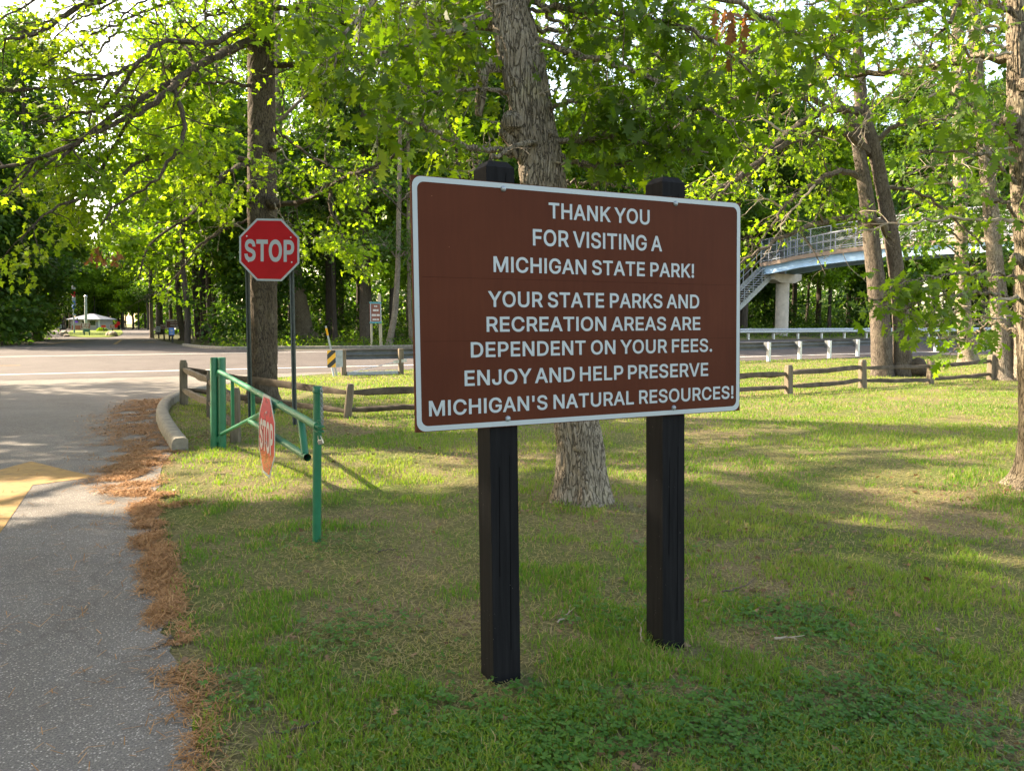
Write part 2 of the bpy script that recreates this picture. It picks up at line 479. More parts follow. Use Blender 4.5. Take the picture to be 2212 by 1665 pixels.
GLYPHS = {
    'A': (942, [[32,0,396,999,543,999,910,0,776,0,564,594,519,731,456,940,482,940,418,729,374,594,167,0],[216,279,216,390,726,390,726,279]]),
    'C': (1002, [[525,-13,442,-6,365,14,295,49,233,96,180,156,137,226,105,308,86,399,79,499,86,600,105,691,137,772,180,843,233,902,295,950,365,985,442,1006,525,1013,575,1010,623,1003,668,991,712,974,752,952,790,926,824,895,854,861,880,822,901,780,918,734,929,684,802,684,793,717,781,748,765,775,702,841,619,882,525,895,466,890,411,875,361,849,315,814,277,769,245,715,222,652,208,580,203,499,208,419,222,347,246,284,278,230,316,185,361,150,412,124,466,109,525,104,619,118,702,158,765,225,802,315,929,315,918,266,902,220,880,178,854,140,824,105,790,74,753,48,713,26,669,9,623,-3,575,-11]]),
    'D': (987, [[430,0,188,0,188,112,422,112,499,117,566,133,624,159,674,194,714,239,745,293,767,355,780,425,784,502,780,578,767,647,745,708,714,762,675,806,628,841,572,867,507,882,434,887,183,887,183,999,443,999,535,993,619,973,693,940,756,894,809,837,852,768,882,689,901,600,907,502,901,402,882,313,851,233,808,164,754,106,689,60,613,27,526,7],[245,999,245,0,118,0,118,999]]),
    'E': (822, [[118,0,118,999,732,999,732,887,245,887,245,561,698,561,698,449,245,449,245,112,737,112,737,0]]),
    'F': (806, [[118,0,118,999,725,999,725,887,245,887,245,547,680,547,680,435,245,435,245,0]]),
    'G': (1022, [[528,-13,443,-6,364,14,293,49,231,97,179,156,136,227,104,308,85,399,79,499,85,600,104,691,136,772,178,843,231,902,292,950,362,985,438,1006,521,1013,572,1010,622,1002,669,989,713,971,754,949,792,922,826,891,856,856,882,818,904,777,920,732,932,685,802,685,761,772,700,839,619,881,521,895,464,890,410,875,360,850,315,814,277,769,245,715,222,652,208,580,203,499,208,419,222,347,246,284,278,230,316,186,362,150,413,125,468,109,528,104,582,108,632,120,677,140,717,167,751,201,778,242,799,289,811,341,815,398,853,391,555,391,555,502,939,502,939,393,933,314,915,243,886,178,846,122,797,75,740,37,675,9,604,-8]]),
    'H': (1016, [[118,0,118,999,245,999,245,567,771,567,771,999,897,999,897,0,771,0,771,455,245,455,245,0]]),
    'I': (590, [[61,0,61,112,232,112,232,887,61,887,61,999,529,999,529,887,359,887,359,112,529,112,529,0]]),
    'J': (779, [[364,-13,281,-5,209,21,148,64,102,124,74,197,65,286,65,339,192,339,192,286,197,229,213,183,239,146,274,119,315,103,364,98,411,103,452,119,487,146,513,183,529,229,534,286,534,999,661,999,661,286,651,197,624,124,578,64,517,21,446,-5]]),
    'K': (917, [[205,286,205,425,273,513,343,596,416,676,714,999,881,999,454,542,447,543],[118,0,118,999,245,999,245,657,243,442,245,380,245,0],[731,0,369,509,448,608,881,0]]),
    'L': (772, [[118,0,118,999,245,999,245,112,710,112,710,0]]),
    'M': (1234, [[118,0,118,999,298,999,545,368,564,312,588,241,612,165,632,96,604,96,624,162,648,238,672,311,692,368,936,999,1115,999,1115,0,991,0,991,571,991,642,992,724,994,812,996,898,1007,898,978,804,947,713,918,632,895,571,671,0,562,0,335,571,313,631,285,709,254,801,220,898,233,898,236,817,237,730,239,645,239,571,239,0]]),
    'N': (1028, [[118,0,118,999,268,999,674,359,713,296,761,210,813,108,796,105,787,213,784,309,783,383,783,999,910,999,910,0,760,0,397,570,348,650,291,749,211,888,234,891,240,754,244,644,245,571,245,0]]),
    'O': (1048, [[525,-13,442,-6,365,14,295,49,233,96,181,156,137,226,105,308,86,399,79,499,86,600,105,691,137,772,181,843,233,902,295,950,365,985,442,1006,525,1013,607,1006,684,985,754,950,816,902,868,843,911,772,943,691,962,600,969,499,962,399,943,308,911,226,868,156,816,96,754,49,684,14,607,-6],[525,104,582,109,636,124,687,149,732,184,770,229,802,283,826,346,840,418,845,499,840,580,826,653,802,716,770,771,732,815,687,850,636,875,582,890,525,895,467,890,412,875,362,850,317,815,278,770,246,716,222,652,208,580,203,499,208,418,222,347,246,283,278,229,317,185,362,150,412,124,467,109]]),
    'P': (873, [[118,0,118,999,462,999,535,995,598,981,653,958,699,926,737,888,766,844,786,794,799,741,803,683,799,625,786,571,766,522,737,477,699,439,653,407,598,384,535,370,462,365,215,365,215,476,457,476,506,479,548,488,584,503,613,523,636,548,654,577,667,609,674,645,677,683,674,721,667,756,654,789,636,817,613,842,583,862,547,876,505,885,456,888,245,888,245,0]]),
    'R': (882, [[118,0,118,999,463,999,536,995,600,982,654,960,700,930,738,894,767,851,788,802,800,749,804,692,800,634,788,581,767,533,738,491,700,455,654,427,599,405,536,393,463,388,189,388,189,501,459,501,507,504,549,511,585,524,614,542,638,564,656,590,668,621,676,654,678,692,676,730,668,764,656,795,638,822,614,845,585,864,549,877,506,885,457,888,245,888,245,0],[694,0,452,450,595,450,840,0]]),
    'S': (877, [[439,-17,370,-13,307,-2,251,18,201,45,159,78,125,118,100,163,83,213,75,268,205,268,211,232,224,200,242,172,266,149,294,130,327,115,363,105,400,99,439,97,483,99,524,106,562,118,595,135,624,156,647,180,665,209,675,240,679,274,676,303,667,329,652,351,633,370,609,387,581,402,481,437,361,470,284,496,221,529,169,568,132,615,109,669,102,732,107,786,122,835,147,880,181,919,222,952,270,978,324,997,383,1009,446,1013,510,1009,568,997,621,978,668,951,708,919,741,881,766,839,781,793,787,743,663,743,651,789,628,828,594,859,550,882,499,896,442,901,401,898,363,891,329,880,298,864,273,845,253,822,238,796,229,768,226,738,230,706,240,679,257,655,279,636,305,619,333,605,417,576,519,549,612,518,705,467,732,444,755,418,775,388,790,354,799,316,802,272,797,220,783,170,759,125,726,84,685,49,635,21,577,0,512,-13]]),
    'T': (881, [[62,887,62,999,819,999,819,887,504,887,504,0,378,0,378,887]]),
    'U': (1016, [[508,-16,433,-11,364,4,303,30,248,65,203,107,166,157,140,213,123,274,118,340,118,999,244,999,244,350,248,304,258,261,276,222,301,187,331,158,368,133,409,116,456,105,508,101,561,105,608,116,650,133,686,158,716,187,740,222,757,261,768,304,771,350,771,999,898,999,898,340,893,274,877,213,850,157,813,107,768,65,714,30,652,4,584,-11]]),
    'V': (942, [[400,0,32,999,166,999,378,405,423,270,487,60,461,60,525,271,569,405,775,999,910,999,546,0]]),
    'Y': (927, [[400,0,400,409,32,999,179,999,378,677,437,574,490,453,439,453,493,576,551,677,749,999,894,999,527,409,527,0]]),
    '!': (385, [[132,315,124,999,260,999,251,315],[193,-9,169,-6,148,3,129,17,114,36,106,57,103,80,106,104,114,125,129,144,148,158,169,167,193,170,216,167,237,158,256,144,270,125,279,104,282,80,279,57,270,36,256,17,237,3,216,-6]]),
    '.': (369, [[187,-9,164,-6,143,3,124,17,109,36,100,57,97,80,100,104,109,126,124,144,143,159,164,167,187,170,211,167,232,159,251,144,265,126,274,104,277,80,274,57,265,36,251,17,232,3,211,-6]]),
    "'": (405, [[153,624,138,999,266,999,252,624]]),
}

GLYPHS['I'] = (363, [[118, 0, 118, 999, 245, 999, 245, 0]])

def glyph_mesh(ch, bold):
    from mathutils.geometry import delaunay_2d_cdt
    a, L = GLYPHS[ch]
    Q = [np.array(l, float).reshape(-1, 2) for l in L]
    ar = [np.sum(q[:, 0] * np.roll(q[:, 1], -1) - q[:, 1] * np.roll(q[:, 0], -1)) for q in Q]
    big = ar[int(np.argmax(np.abs(ar)))]
    out = []
    for q in Q:
        e = np.roll(q, -1, 0) - q; e = e / (np.linalg.norm(e, axis=1)[:, None] + 1e-9)
        nr = np.stack([e[:, 1], -e[:, 0]], -1) * (1 if big > 0 else -1); pv = np.roll(nr, 1, 0)
        out.append(q + (nr + pv) / np.maximum(.35, 1 + np.sum(nr * pv, axis=1))[:, None] * bold * 1000)
    vs = []; es = []
    for q in out:
        b = len(vs); vs += [Vector((float(p[0]), float(p[1]))) for p in q]
        es += [(b + k, b + (k + 1) % len(q)) for k in range(len(q))]
    V, E_, Fc = delaunay_2d_cdt(vs, es, [], 0, .01)[:3]
    V = np.array([tuple(v) for v in V]); keep = []
    for f in Fc:
        c = V[list(f)].mean(axis=0); w = 0
        for q in out:
            q2 = np.roll(q, -1, 0)
            s = (q2[:, 0] - q[:, 0]) * (c[1] - q[:, 1]) - (c[0] - q[:, 0]) * (q2[:, 1] - q[:, 1])
            w += np.sum((q[:, 1] <= c[1]) & (q2[:, 1] > c[1]) & (s > 0)) - np.sum((q[:, 1] > c[1]) & (q2[:, 1] <= c[1]) & (s < 0))
        if w != 0: keep.append(tuple(f))
    return a, V, keep
_GC = {}

def lettering(name, text, O, U, Vv, x0, x1, y0, cap, mat, parent, bold=.034, depth=.0015, space=330):
    """text between x0 and x1 (metres along U) on baseline y0, capital height cap, on the plane O, U, V"""
    x = 0; VS = []; FS = []; n = 0
    for ch in text:
        if ch == ' ': x += space; continue
        if (ch, bold) not in _GC: _GC[(ch, bold)] = glyph_mesh(ch, bold)
        a, V, Fc = _GC[(ch, bold)]
        VS.append(V + (x, 0)); FS += [tuple(i + n for i in f) for f in Fc]; n += len(V)
        x += a + 30
    V = np.vstack(VS); used = sorted({i for f in FS for i in f})
    xmin, xmax = V[used, 0].min(), V[used, 0].max(); off = bold * 1000
    X = x0 + (V[:, 0] - xmin) * (x1 - x0) / (xmax - xmin); Y = y0 + (V[:, 1] + off) * cap / (1000 + 2 * off)
    nn = unit(np.cross(U, Vv))
    P = np.asarray(O, float) + X[:, None] * U + Y[:, None] * Vv + nn * depth
    mb = MB(); mb.add(P, FS)
    return mb.build(name, mat, parent)

# ------------------------------------------------------------------ ground, roads, kerbs
def sheet_ts(name, tt, ss, dz, mat, zfun=hts):
    tt = np.asarray(tt, float); ss = np.asarray(ss, float)
    T, S = np.meshgrid(tt, ss, indexing='ij')
    X, Y = xy(T, S); Z = zfun(T, S) + dz
    V = np.stack([X, Y, Z], -1).reshape(-1, 3)
    a, b = len(tt), len(ss)
    I, J = np.meshgrid(np.arange(a - 1), np.arange(b - 1), indexing='ij')
    q = np.stack([I * b + J, (I + 1) * b + J, (I + 1) * b + J + 1, I * b + J + 1], -1).reshape(-1)
    n = (a - 1) * (b - 1)
    me = fastmesh(name, V, q, np.arange(n) * 4, np.full(n, 4), True)
    return tag(link(name, me, MT[mat] if isinstance(mat, str) else mat), kind='structure')

def sheet_poly(name, pts, dz, mat, cell=None):
    V = [(p[0], p[1], float(hgt(p[0], p[1])) + dz) for p in pts]
    me = bpy.data.meshes.new(name); me.from_pydata(V, [], [tuple(range(len(V)))]); me.update()
    if me.polygons[0].normal.z < 0: me.flip_normals()
    return tag(link(name, me, MT[mat]), kind='structure')

tt = np.concatenate([np.linspace(-900, -160, 12), np.arange(-150, -30, 3), np.arange(-30, 20, .4), np.arange(20, 151, 3), np.linspace(160, 900, 12)])
ss = np.concatenate([[-600, -300, -150, -80], np.arange(-60, -30, 3), np.arange(-30, -.1, .4), [0, 4, 8, 13, 14, 15.2, 16, 17, 18, 19, 22, 30, 45, 70, 110, 200, 400, 900]])
sheet_ts('ground', tt, ss, 0.0, 'lawn')
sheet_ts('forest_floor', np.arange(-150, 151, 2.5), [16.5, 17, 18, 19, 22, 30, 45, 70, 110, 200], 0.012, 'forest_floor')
sheet_ts('highway', np.arange(-150, 151, 2.5), [0, 3, 8, 13], 0.014, 'highway')
for s0, w in ((2.0, .16), (11.0, .13)):
    sheet_ts('lane_marking', np.arange(-150, 151, 2.5), [s0 - w / 2, s0 + w / 2], 0.020, 'paint_white')
_p = gnd(0, 791)
_t, _s = st(_p[0], _p[1])
sheet_ts('yellow_lane_marking', [_t - 12, _t - 6, _t + .6], [_s - .07, _s + .07], 0.021, 'paint_yellow')

rng = np.random.RandomState(5)
edge_px = [(455, 1800), (440, 1720), (432, 1665), (418, 1600), (408, 1540), (392, 1480), (372, 1420), (362, 1360), (352, 1290), (345, 1220), (340, 1150), (338, 1090), (345, 1030), (352, 1000), (372, 978), (342, 930), (335, 900), (345, 878), (372, 858), (425, 840), (500, 828), (600, 816), (700, 808), (760, 803)]
edge = [gnd(*p)[:2] for p in edge_px]
edge2 = []
for i in range(len(edge) - 1):
    a, b = edge[i], edge[i + 1]
    k = 5
    for j in range(k):
        p = a + (b - a) * j / k
        if i < 12: p = p + rng.normal(0, .018, 2)
        edge2.append(p)
edge2.append(edge[-1])
drive_poly = [np.array([-.6, .2]), np.array([-.7, 1.2])] + edge2
drive_poly += [np.array(xy(6, .05)), np.array(xy(-60, .05)), np.array([-40, 0]), np.array([-14, -3]), np.array([-5, -6])]
sheet_poly('drive', drive_poly, 0.007, 'asphalt')

# yellow arrow painted on the drive
A = gnd(67, 998)[:2]; d = unit([-.43, .9]); n2_ = np.array([d[1], -d[0]])
L = [(0, 0), (-1.39, .75), (-1.57, .19), (-5.2, .19), (-5.2, -.19), (-1.57, -.19), (-1.39, -.75)]
sheet_poly('road_arrow_marking', [A + d * a + n2_ * b for a, b in L], 0.011, 'paint_yellow')

# park entrance across the highway
ent = [(-260, 768), (-120, 757), (0, 749), (60, 742), (100, 736), (114, 729), (104, 720), (118, 713), (150, 708.2), (340, 708.2), (331, 722), (331, 732), (360, 739), (395, 745), (440, 750.5), (480, 754.5)]
ent_w = [gnd(*p)[:2] for p in ent]
def s_of(p): return st(p[0], p[1])[1]
ent_w = [p for p in ent_w if s_of(p) > 13.0]
t0 = st(*ent_w[-1])[0]; t1 = st(*ent_w[0])[0]
entrance_poly = ent_w + [np.array(xy(t0 + 3, 12.98)), np.array(xy(t1 - 3, 12.98))]
sheet_poly('entrance_road', entrance_poly, 0.018, 'highway')
isl = [(141, 722), (150, 727), (170, 729), (200, 730), (236, 729), (258, 726), (266, 720), (262, 713.5), (235, 711.5), (160, 711.5)]
sheet_poly('traffic_island', [gnd(*p)[:2] for p in isl], 0.06, 'lawn_far')
for px in ([(262, 735), (248, 744)], [(174, 733), (105, 745)], ):
    a = gnd(*px[0])[:2]; b = gnd(*px[1])[:2]; q = unit(b - a); q = np.array([-q[1], q[0]]) * .10
    sheet_poly('yellow_lane_marking', [a + q, b + q, b - q, a - q], 0.026, 'paint_yellow')
for px in ((165, 740), (318, 740)):
    a = gnd(*px)[:2]
    sheet_poly('road_arrow_marking', [a + np.array(q) for q in ((-.9, -.5), (.9, -.5), (.3, .1), (.2, .8), (-.2, .8), (-.3, .1))], 0.026, 'paint_yellow')

def kerb(name, path, w, h, mat, label, taper=False):
    P = np.array(path, float); k = len(P)
    T = np.gradient(P, axis=0); T /= np.linalg.norm(T, axis=1)[:, None]
    N = np.stack([T[:, 1], -T[:, 0]], -1)
    prof = [(-.5, -.05), (-.46, .62), (-.38, .88), (-.22, 1.0), (.25, 1.0), (.42, .93), (.5, .8), (.5, -.05)]
    V = []
    for i in range(k):
        z = float(hgt(P[i][0], P[i][1]))
        for a, b in prof: V.append((P[i][0] + N[i][0] * a * w, P[i][1] + N[i][1] * a * w, z + b * h))
    m_ = len(prof); Fc = []
    for i in range(k - 1):
        for j in range(m_ - 1):
            Fc.append((i * m_ + j, i * m_ + j + 1, (i + 1) * m_ + j + 1, (i + 1) * m_ + j))
    Fc.append(tuple(range(m_))); Fc.append(tuple((k - 1) * m_ + j for j in range(m_ - 1, -1, -1)))
    o = MB().add(V, Fc).build(name, MT[mat], None, True)
    return tag(o, kind='structure')

def spline(P, n):
    P = np.asarray(P, float); k = len(P)
    if k < 3: return P[0] + (P[1] - P[0]) * np.linspace(0, 1, n)[:, None]
    Q = np.vstack([2 * P[0] - P[1], P, 2 * P[-1] - P[-2]])
    out = []
    for u in np.linspace(0, k - 1 - 1e-6, n):
        i = int(u); f = u - i
        p0, p1, p2, p3 = Q[i], Q[i + 1], Q[i + 2], Q[i + 3]
        out.append(.5 * ((2 * p1) + (-p0 + p2) * f + (2 * p0 - 5 * p1 + 4 * p2 - p3) * f * f + (-p0 + 3 * p1 - 3 * p2 + p3) * f ** 3))
    return np.array(out)

kp = spline([gnd(389, 974)[:2], gnd(362, 932)[:2], gnd(350, 900)[:2], gnd(362, 876)[:2], gnd(398, 858)[:2], gnd(450, 846)[:2]], 40)
kerb('kerb', kp, .20, .17, 'conc', '')
kp = spline([gnd(*p)[:2] for p in ((398, 748), (440, 753), (500, 755.5), (600, 754.5), (740, 753.5), (930, 751))], 40)
kerb('kerb', kp, .25, .16, 'conc', '')

# ------------------------------------------------------------------ the big park sign
yaw = math.radians(26.29); tilt = math.radians(-1.36); roll = math.radians(.14)
u0 = np.array([math.cos(yaw), math.sin(yaw), 0]); nn = np.array([math.sin(yaw), -math.cos(yaw), 0])
v1 = np.array([0, 0, 1.0]) * math.cos(tilt) + nn * math.sin(tilt)
U = u0 * math.cos(roll) + v1 * math.sin(roll); VV = -u0 * math.sin(roll) + v1 * math.cos(roll); NN = np.cross(U, VV)
BC = np.array([.4261, 3.9916, 1.7336]); BW, BH = 1.9586, 1.18
_a = onplane(1082, 372, BC, NN); _b = onplane(1447, 415, BC, NN)
_k = .5 * (np.dot(gnd(1101, 1482) - CAM, NN) / np.dot(_a - CAM, NN) + np.dot(gnd(1447, 1408) - CAM, NN) / np.dot(_b - CAM, NN)) + .004
BC = CAM + (BC - CAM) * _k; BW *= _k; BH *= _k
park = thing('park_sign', 'large brown wooden sign thanking state park visitors on two black posts', 'sign', gz(BC))

def sgn(px, py):
    p = onplane(px, py, BC, NN) - BC
    return np.dot(p, U), np.dot(p, VV)

def rrect(w, h, r, k=6):
    out = []
    for cx, cy, a0 in ((w / 2 - r, h / 2 - r, 0), (-w / 2 + r, h / 2 - r, 90), (-w / 2 + r, -h / 2 + r, 180), (w / 2 - r, -h / 2 + r, 270)):
        for i in range(k + 1):
            a = math.radians(a0 + 90 * i / k); out.append((cx + r * math.cos(a), cy + r * math.sin(a)))
    return out

def ringplate(outer, inner, O, Ua, Va, depth):
    k = len(outer); n = unit(np.cross(Ua, Va))
    V = [np.asarray(O) + Ua * a + Va * b for a, b in outer] + [np.asarray(O) + Ua * a + Va * b for a, b in inner]
    return V, [(i, (i + 1) % k, k + (i + 1) % k, k + i) for i in range(k)]

MB().prism([(-BW / 2, -BH / 2), (BW / 2, -BH / 2), (BW / 2, BH / 2), (-BW / 2, BH / 2)], .019, BC, U, VV).build('panel', MT['signbrown'], park)
V_, F_ = ringplate(rrect(BW - .006, BH - .006, .040), rrect(BW - .050, BH - .050, .030), BC + NN * .0012, U, VV, 0)
MB().add(V_, F_).build('border', MT['white'], park)
LINES = [('THANK YOU', (1185, 473), (1403, 484.6), (1185, 438), (1402, 453.6)),
         ('FOR VISITING A', (1151, 532), (1430, 542), (1151, 497), (1430, 508.6)),
         ('MICHIGAN STATE PARK!', (1066, 589), (1499, 598.9), (1066, 555), (1499, 569.4)),
         ('YOUR STATE PARKS AND', (1054, 664), (1510, 665.5), (1054, 630), (1510, 635.7)),
         ('RECREATION AREAS ARE', (1051, 717.8), (1512.5, 712), (1052, 685), (1512.5, 683.7)),
         ('DEPENDENT ON YOUR FEES.', (1017, 772), (1538, 759.7), (1017, 739), (1538, 731.4)),
         ('ENJOY AND HELP PRESERVE', (1003.6, 834.9), (1529.4, 810.9), (1003, 801), (1529, 782.6)),
         ("MICHIGAN'S NATURAL RESOURCES!", (926.8, 901), (1584, 859), (926.8, 867), (1584, 832))]
for t_, bl, br, tl, tr in LINES:
    xa, ya = sgn(*bl); xb, yb = sgn(*br); _, yc = sgn(*tl); _, yd = sgn(*tr)
    lettering('lettering', t_, BC, U, VV, xa, xb, (ya + yb) / 2, (yc + yd - ya - yb) / 2, MT['white'], park, .030, .0014, 230 if t_.startswith('ENJOY') else 300)
# thin seams of the reflective sheet
for y_ in (.118, -.155):
    MB().prism([(-BW / 2 + .04, y_), (BW / 2 - .04, y_ - .004), (BW / 2 - .04, y_ - .0025), (-BW / 2 + .04, y_ + .0016)], .0002, BC + NN * .0004, U, VV).build('sheet_seam', MT['seam'], park)
for q in ((1087, 408), (1459, 440), (1097, 904), (1455, 880.6)):
    x_, y_ = sgn(*q); c_ = BC + U * x_ + VV * y_
    MB().tube([c_ + NN * k for k in (0, .003, .007, .0095, .0105)], [.0135, .0132, .0105, .006, .001], 14).build('bolt', MT['galv_dark'], park, True)

POSTS = []

def park_post(xl, xr, ytop, gx, gy, yref):
    a = sgn(xl, yref)[0]; b = sgn(xr, yref)[0]; w = .138
    xc = (a + b) / 2 + .004
    T = BC + U * xc - NN * .0205
    G = gnd(gx, gy)
    G = T + VV * ((0 - T[2]) / VV[2])
    G = T + VV * ((float(hgt(G[0], G[1])) - T[2]) / VV[2])
    POSTS.append(G)
    zt = at(xl + 20, ytop, T[1])[2]
    up = (T - G) / (T[2] - G[2])
    T2 = G + up * (zt - G[2]); G2 = G - up * .05
    S = T2 - up * .030
    V = []
    for c, q, in ((G2, 0), (G2 + up * .22, 0), (S, 0), (T2, .024)):
        for (a_, b_) in ((-w / 2 + q, -q), (w / 2 - q, -q), (w / 2 - q, -w + q), (-w / 2 + q, -w + q)):
            V.append(c + u0 * a_ + nn * b_)
    Fc = [(3, 2, 1, 0), (12, 13, 14, 15)]
    for k in range(3):
        for i in range(4):
            j = (i + 1) % 4; Fc.append((4 * k + i, 4 * k + j, 4 * k + 4 + j, 4 * k + 4 + i))
    o = MB().add(V, Fc).build('post', MT['black_wood'], park)
    # drying cracks in the front face
    for xo, z0, z1 in ((.022, .15, 1.05), (-.03, .5, 1.0), (.022, T2[2] - .13, T2[2] - .055)):
        a_ = G + up * z0 + u0 * xo + nn * .0006; b_ = G + up * z1 + u0 * (xo + .006) + nn * .0006
        MB().add([a_ - u0 * .0015, a_ + u0 * .0015, b_ + u0 * .001, b_ - u0 * .001], [(0, 1, 2, 3)]).build('crack', MT['crack'], o)
park_post(1050, 1116, 345, 1101, 1482, 372)
park_post(1427, 1491, 380, 1447, 1408, 415)

# ------------------------------------------------------------------ stop sign on two channel posts
def octa(w, k=.4142):
    h = w / 2; c = h * k
    return [(-c, -h), (c, -h), (h, -c), (h, c), (c, h), (-c, h), (-h, c), (-h, -c)]

def stop_face(root, O, Ua, Va, w, reds, seams, lw=None, name='stop_plate'):
    pl = MB().prism(octa(w), .003, O, Ua, Va).build(name, MT['white'], root)
    n = unit(np.cross(Ua, Va))
    MB().prism(octa(w * .935), .0003, O + n * .0010, Ua, Va).build('red_field', reds, pl)
    lettering('lettering', 'STOP', O, Ua, Va, *lw, MT['white'], pl, .052, .0022)
    return pl

SG = gnd(637, 918); SY = SG[1]
stop = thing('stop_sign', 'red octagonal stop sign on two dark channel posts in front of the tree', 'sign', gz(at(583, 900, SY)))
oc = at(581.5, 540, SY - .05)
ry = math.radians(-4); rr = math.radians(-1.4)
Us = np.array([math.cos(ry) * math.cos(rr), math.sin(ry), math.sin(rr)]); Us = unit(Us); Ns = unit(np.cross(Us, [0, 0, 1])); Vs = np.cross(Ns, Us) * -1
Vs = unit(np.cross(Us, -np.cross(Us, [0, 0, 1.]))) if Vs[2] < 0 else Vs
Vs = unit(np.cross(np.cross(Us, np.array([0, 0, 1.0])), Us))
mpx = SY / F
sw = 131 * mpx
sp_ = stop_face(stop, oc, Us, Vs, sw, MT['red'], 0, lw=(-54 * mpx, 54.5 * mpx, -24.5 * mpx, 46 * mpx))
for a_, b_ in ((-49, 28), (47, 27), (-45, -25), (49, -25)):
    c_ = oc + Us * a_ * mpx + Vs * b_ * mpx; n_ = unit(np.cross(Us, Vs))
    MB().tube([c_, c_ + n_ * .004, c_ + n_ * .008], [.013, .012, .004], 10).build('rivet', MT['galv'], sp_, True)

def channel_post(root, top, bot, w=.075, d=.04):
    top = np.asarray(top); bot = np.asarray(bot); ax = unit(top - bot)
    x = np.array([1.0, 0, 0]); y = np.array([0, 1.0, 0])
    prof = [(-w / 2, 0), (-w / 2 + .018, 0), (-w / 2 + .024, d), (w / 2 - .024, d), (w / 2 - .018, 0), (w / 2, 0), (w / 2, .005), (w / 2 - .016, .005), (w / 2 - .021, d + .005), (-w / 2 + .021, d + .005), (-w / 2 + .016, .005), (-w / 2, .005)]
    k = len(prof); V = []
    for c in (bot, top):
        for a, b in prof: V.append(c + x * a + y * b)
    Fc = [(i, (i + 1) % k, k + (i + 1) % k, k + i) for i in range(k)] + [tuple(range(k - 1, -1, -1)), tuple(range(k, 2 * k))]
    h = MB().add(V, Fc); L_ = np.linalg.norm(top - bot)
    for q in np.arange(.1, L_ - .05, .05):
        c = bot + ax * q + y * (d - .0008)
        h.add([c + x * a * .0045 + ax * b * .0045 for a, b in ((-1, -.5), (-.5, -1), (.5, -1), (1, -.5), (1, .5), (.5, 1), (-.5, 1), (-1, .5))], [tuple(range(8))])
    p = h.build('post', MT['post_steel'], root)
    p.data.materials.append(MT['conc'])
    for f in list(p.data.polygons)[len(Fc):]: f.material_index = 1
channel_post(stop, at(533.5, 545, SY), gnd(541, 908) - [0, 0, .05])
channel_post(stop, at(629, 545, SY), gnd(637, 918) - [0, 0, .05])

# ------------------------------------------------------------------ green barrier gate
GH = gnd(478, 968)
GE = gnd(684, 1168)
gdir = unit(np.array([GE[0] - GH[0], GE[1] - GH[1], 0])); gn = np.array([gdir[1], -gdir[0], 0])
if np.dot(gn, CAM - GH) < 0: gn = -gn
gate = thing('barrier_gate', 'green tubular steel barrier gate with two hinge posts and a stop plate', 'gate', GH)
def gp(px, py): return onplane(px, py, GH, gn)
for px_, rr_ in ((462, .048), (479, .049)):
    b_ = gnd(px_ + 1, 968); t_ = at(px_, 772, b_[1])
    o = MB().tube([b_ - [0, 0, .05], t_ - [0, 0, .012], t_ - [0, 0, .003], t_], [rr_, rr_, rr_ * .96, rr_ * .85], 20).build('hinge_post', MT['green'], gate, True)
b1 = gnd(462, 968); b2 = gnd(479, 968)
for z_ in (.12, .98):
    MB().bar(b1 + [0, 0, z_], b2 + [0, 0, z_], .05, .07).build('hinge_plate', MT['green'], gate)
T0 = gp(470, 800); T1 = gp(686, 921)
# arm offset a little towards the drive so that it clears the posts
rail = MB().tube([T0, T0 + (T1 - T0) * .5, T1], .030, 16).build('top_rail', MT['green'], gate, True)
Br0 = gp(466, 944); Br1 = gp(606, 872)
MB().tube([Br0, Br1], .024, 14).build('diagonal_brace', MT['green'], gate, True)
L0 = gp(541, 909); L1 = gp(664, 988)
lr = MB(); lr.tube([L0, L1], .030, 16, cap=False); lr.tube([L1, L1 - unit(L1 - L0) * .12], [.0265, .0265], 16, cap=False); lr.add([], []) if False else None
lr.build('lower_rail', MT['green'], gate, True)
MB().tube([L1 - unit(L1 - L0) * .12, L1 - unit(L1 - L0) * .121], [.029, .029], 16).build('pipe_shade_disc', MT['black'], gate)  # black disc stands in for the shade inside the pipe
for a_, b_, r_ in (((502, 822), (503, 921), .020), ((546, 846), (547, 902), .022), ((650, 906), (659, 980), .030)):
    MB().tube([gp(*a_), gp(*b_)], r_, 14).build('strut', MT['green'], gate, True)
# stop plate bolted to the gate
q_ = gp(592.5, 939); oc2 = q_ + gn * .07
ug = gdir
pw = .735
mz = 1.0
Vg = np.array([0.035, 0, 1.0]); Vg = unit(Vg - ug * np.dot(Vg, ug)); 
if np.dot(np.cross(ug, Vg), gn) < 0: ug = -ug
pl = stop_face(gate, oc2, ug, Vg, pw, MT['red_faded'], 0, lw=(-.30, .30, -.155, .285), name='stop_plate')
tag(pl, 'sun-faded red stop plate bolted to the gate')
for y_ in (.21, -.07):
    c_ = oc2 + Vg * y_; MB().tube([c_, c_ + gn * .006, c_ + gn * .01], [.012, .011, .003], 10).build('bolt', MT['galv_dark'], pl, True)
for y_ in (.21, -.07):
    c_ = oc2 + Vg * y_; MB().bar(c_ - gn * .0035, c_ - gn * .075, .03, .03).build('bracket', MT['green'], gate)

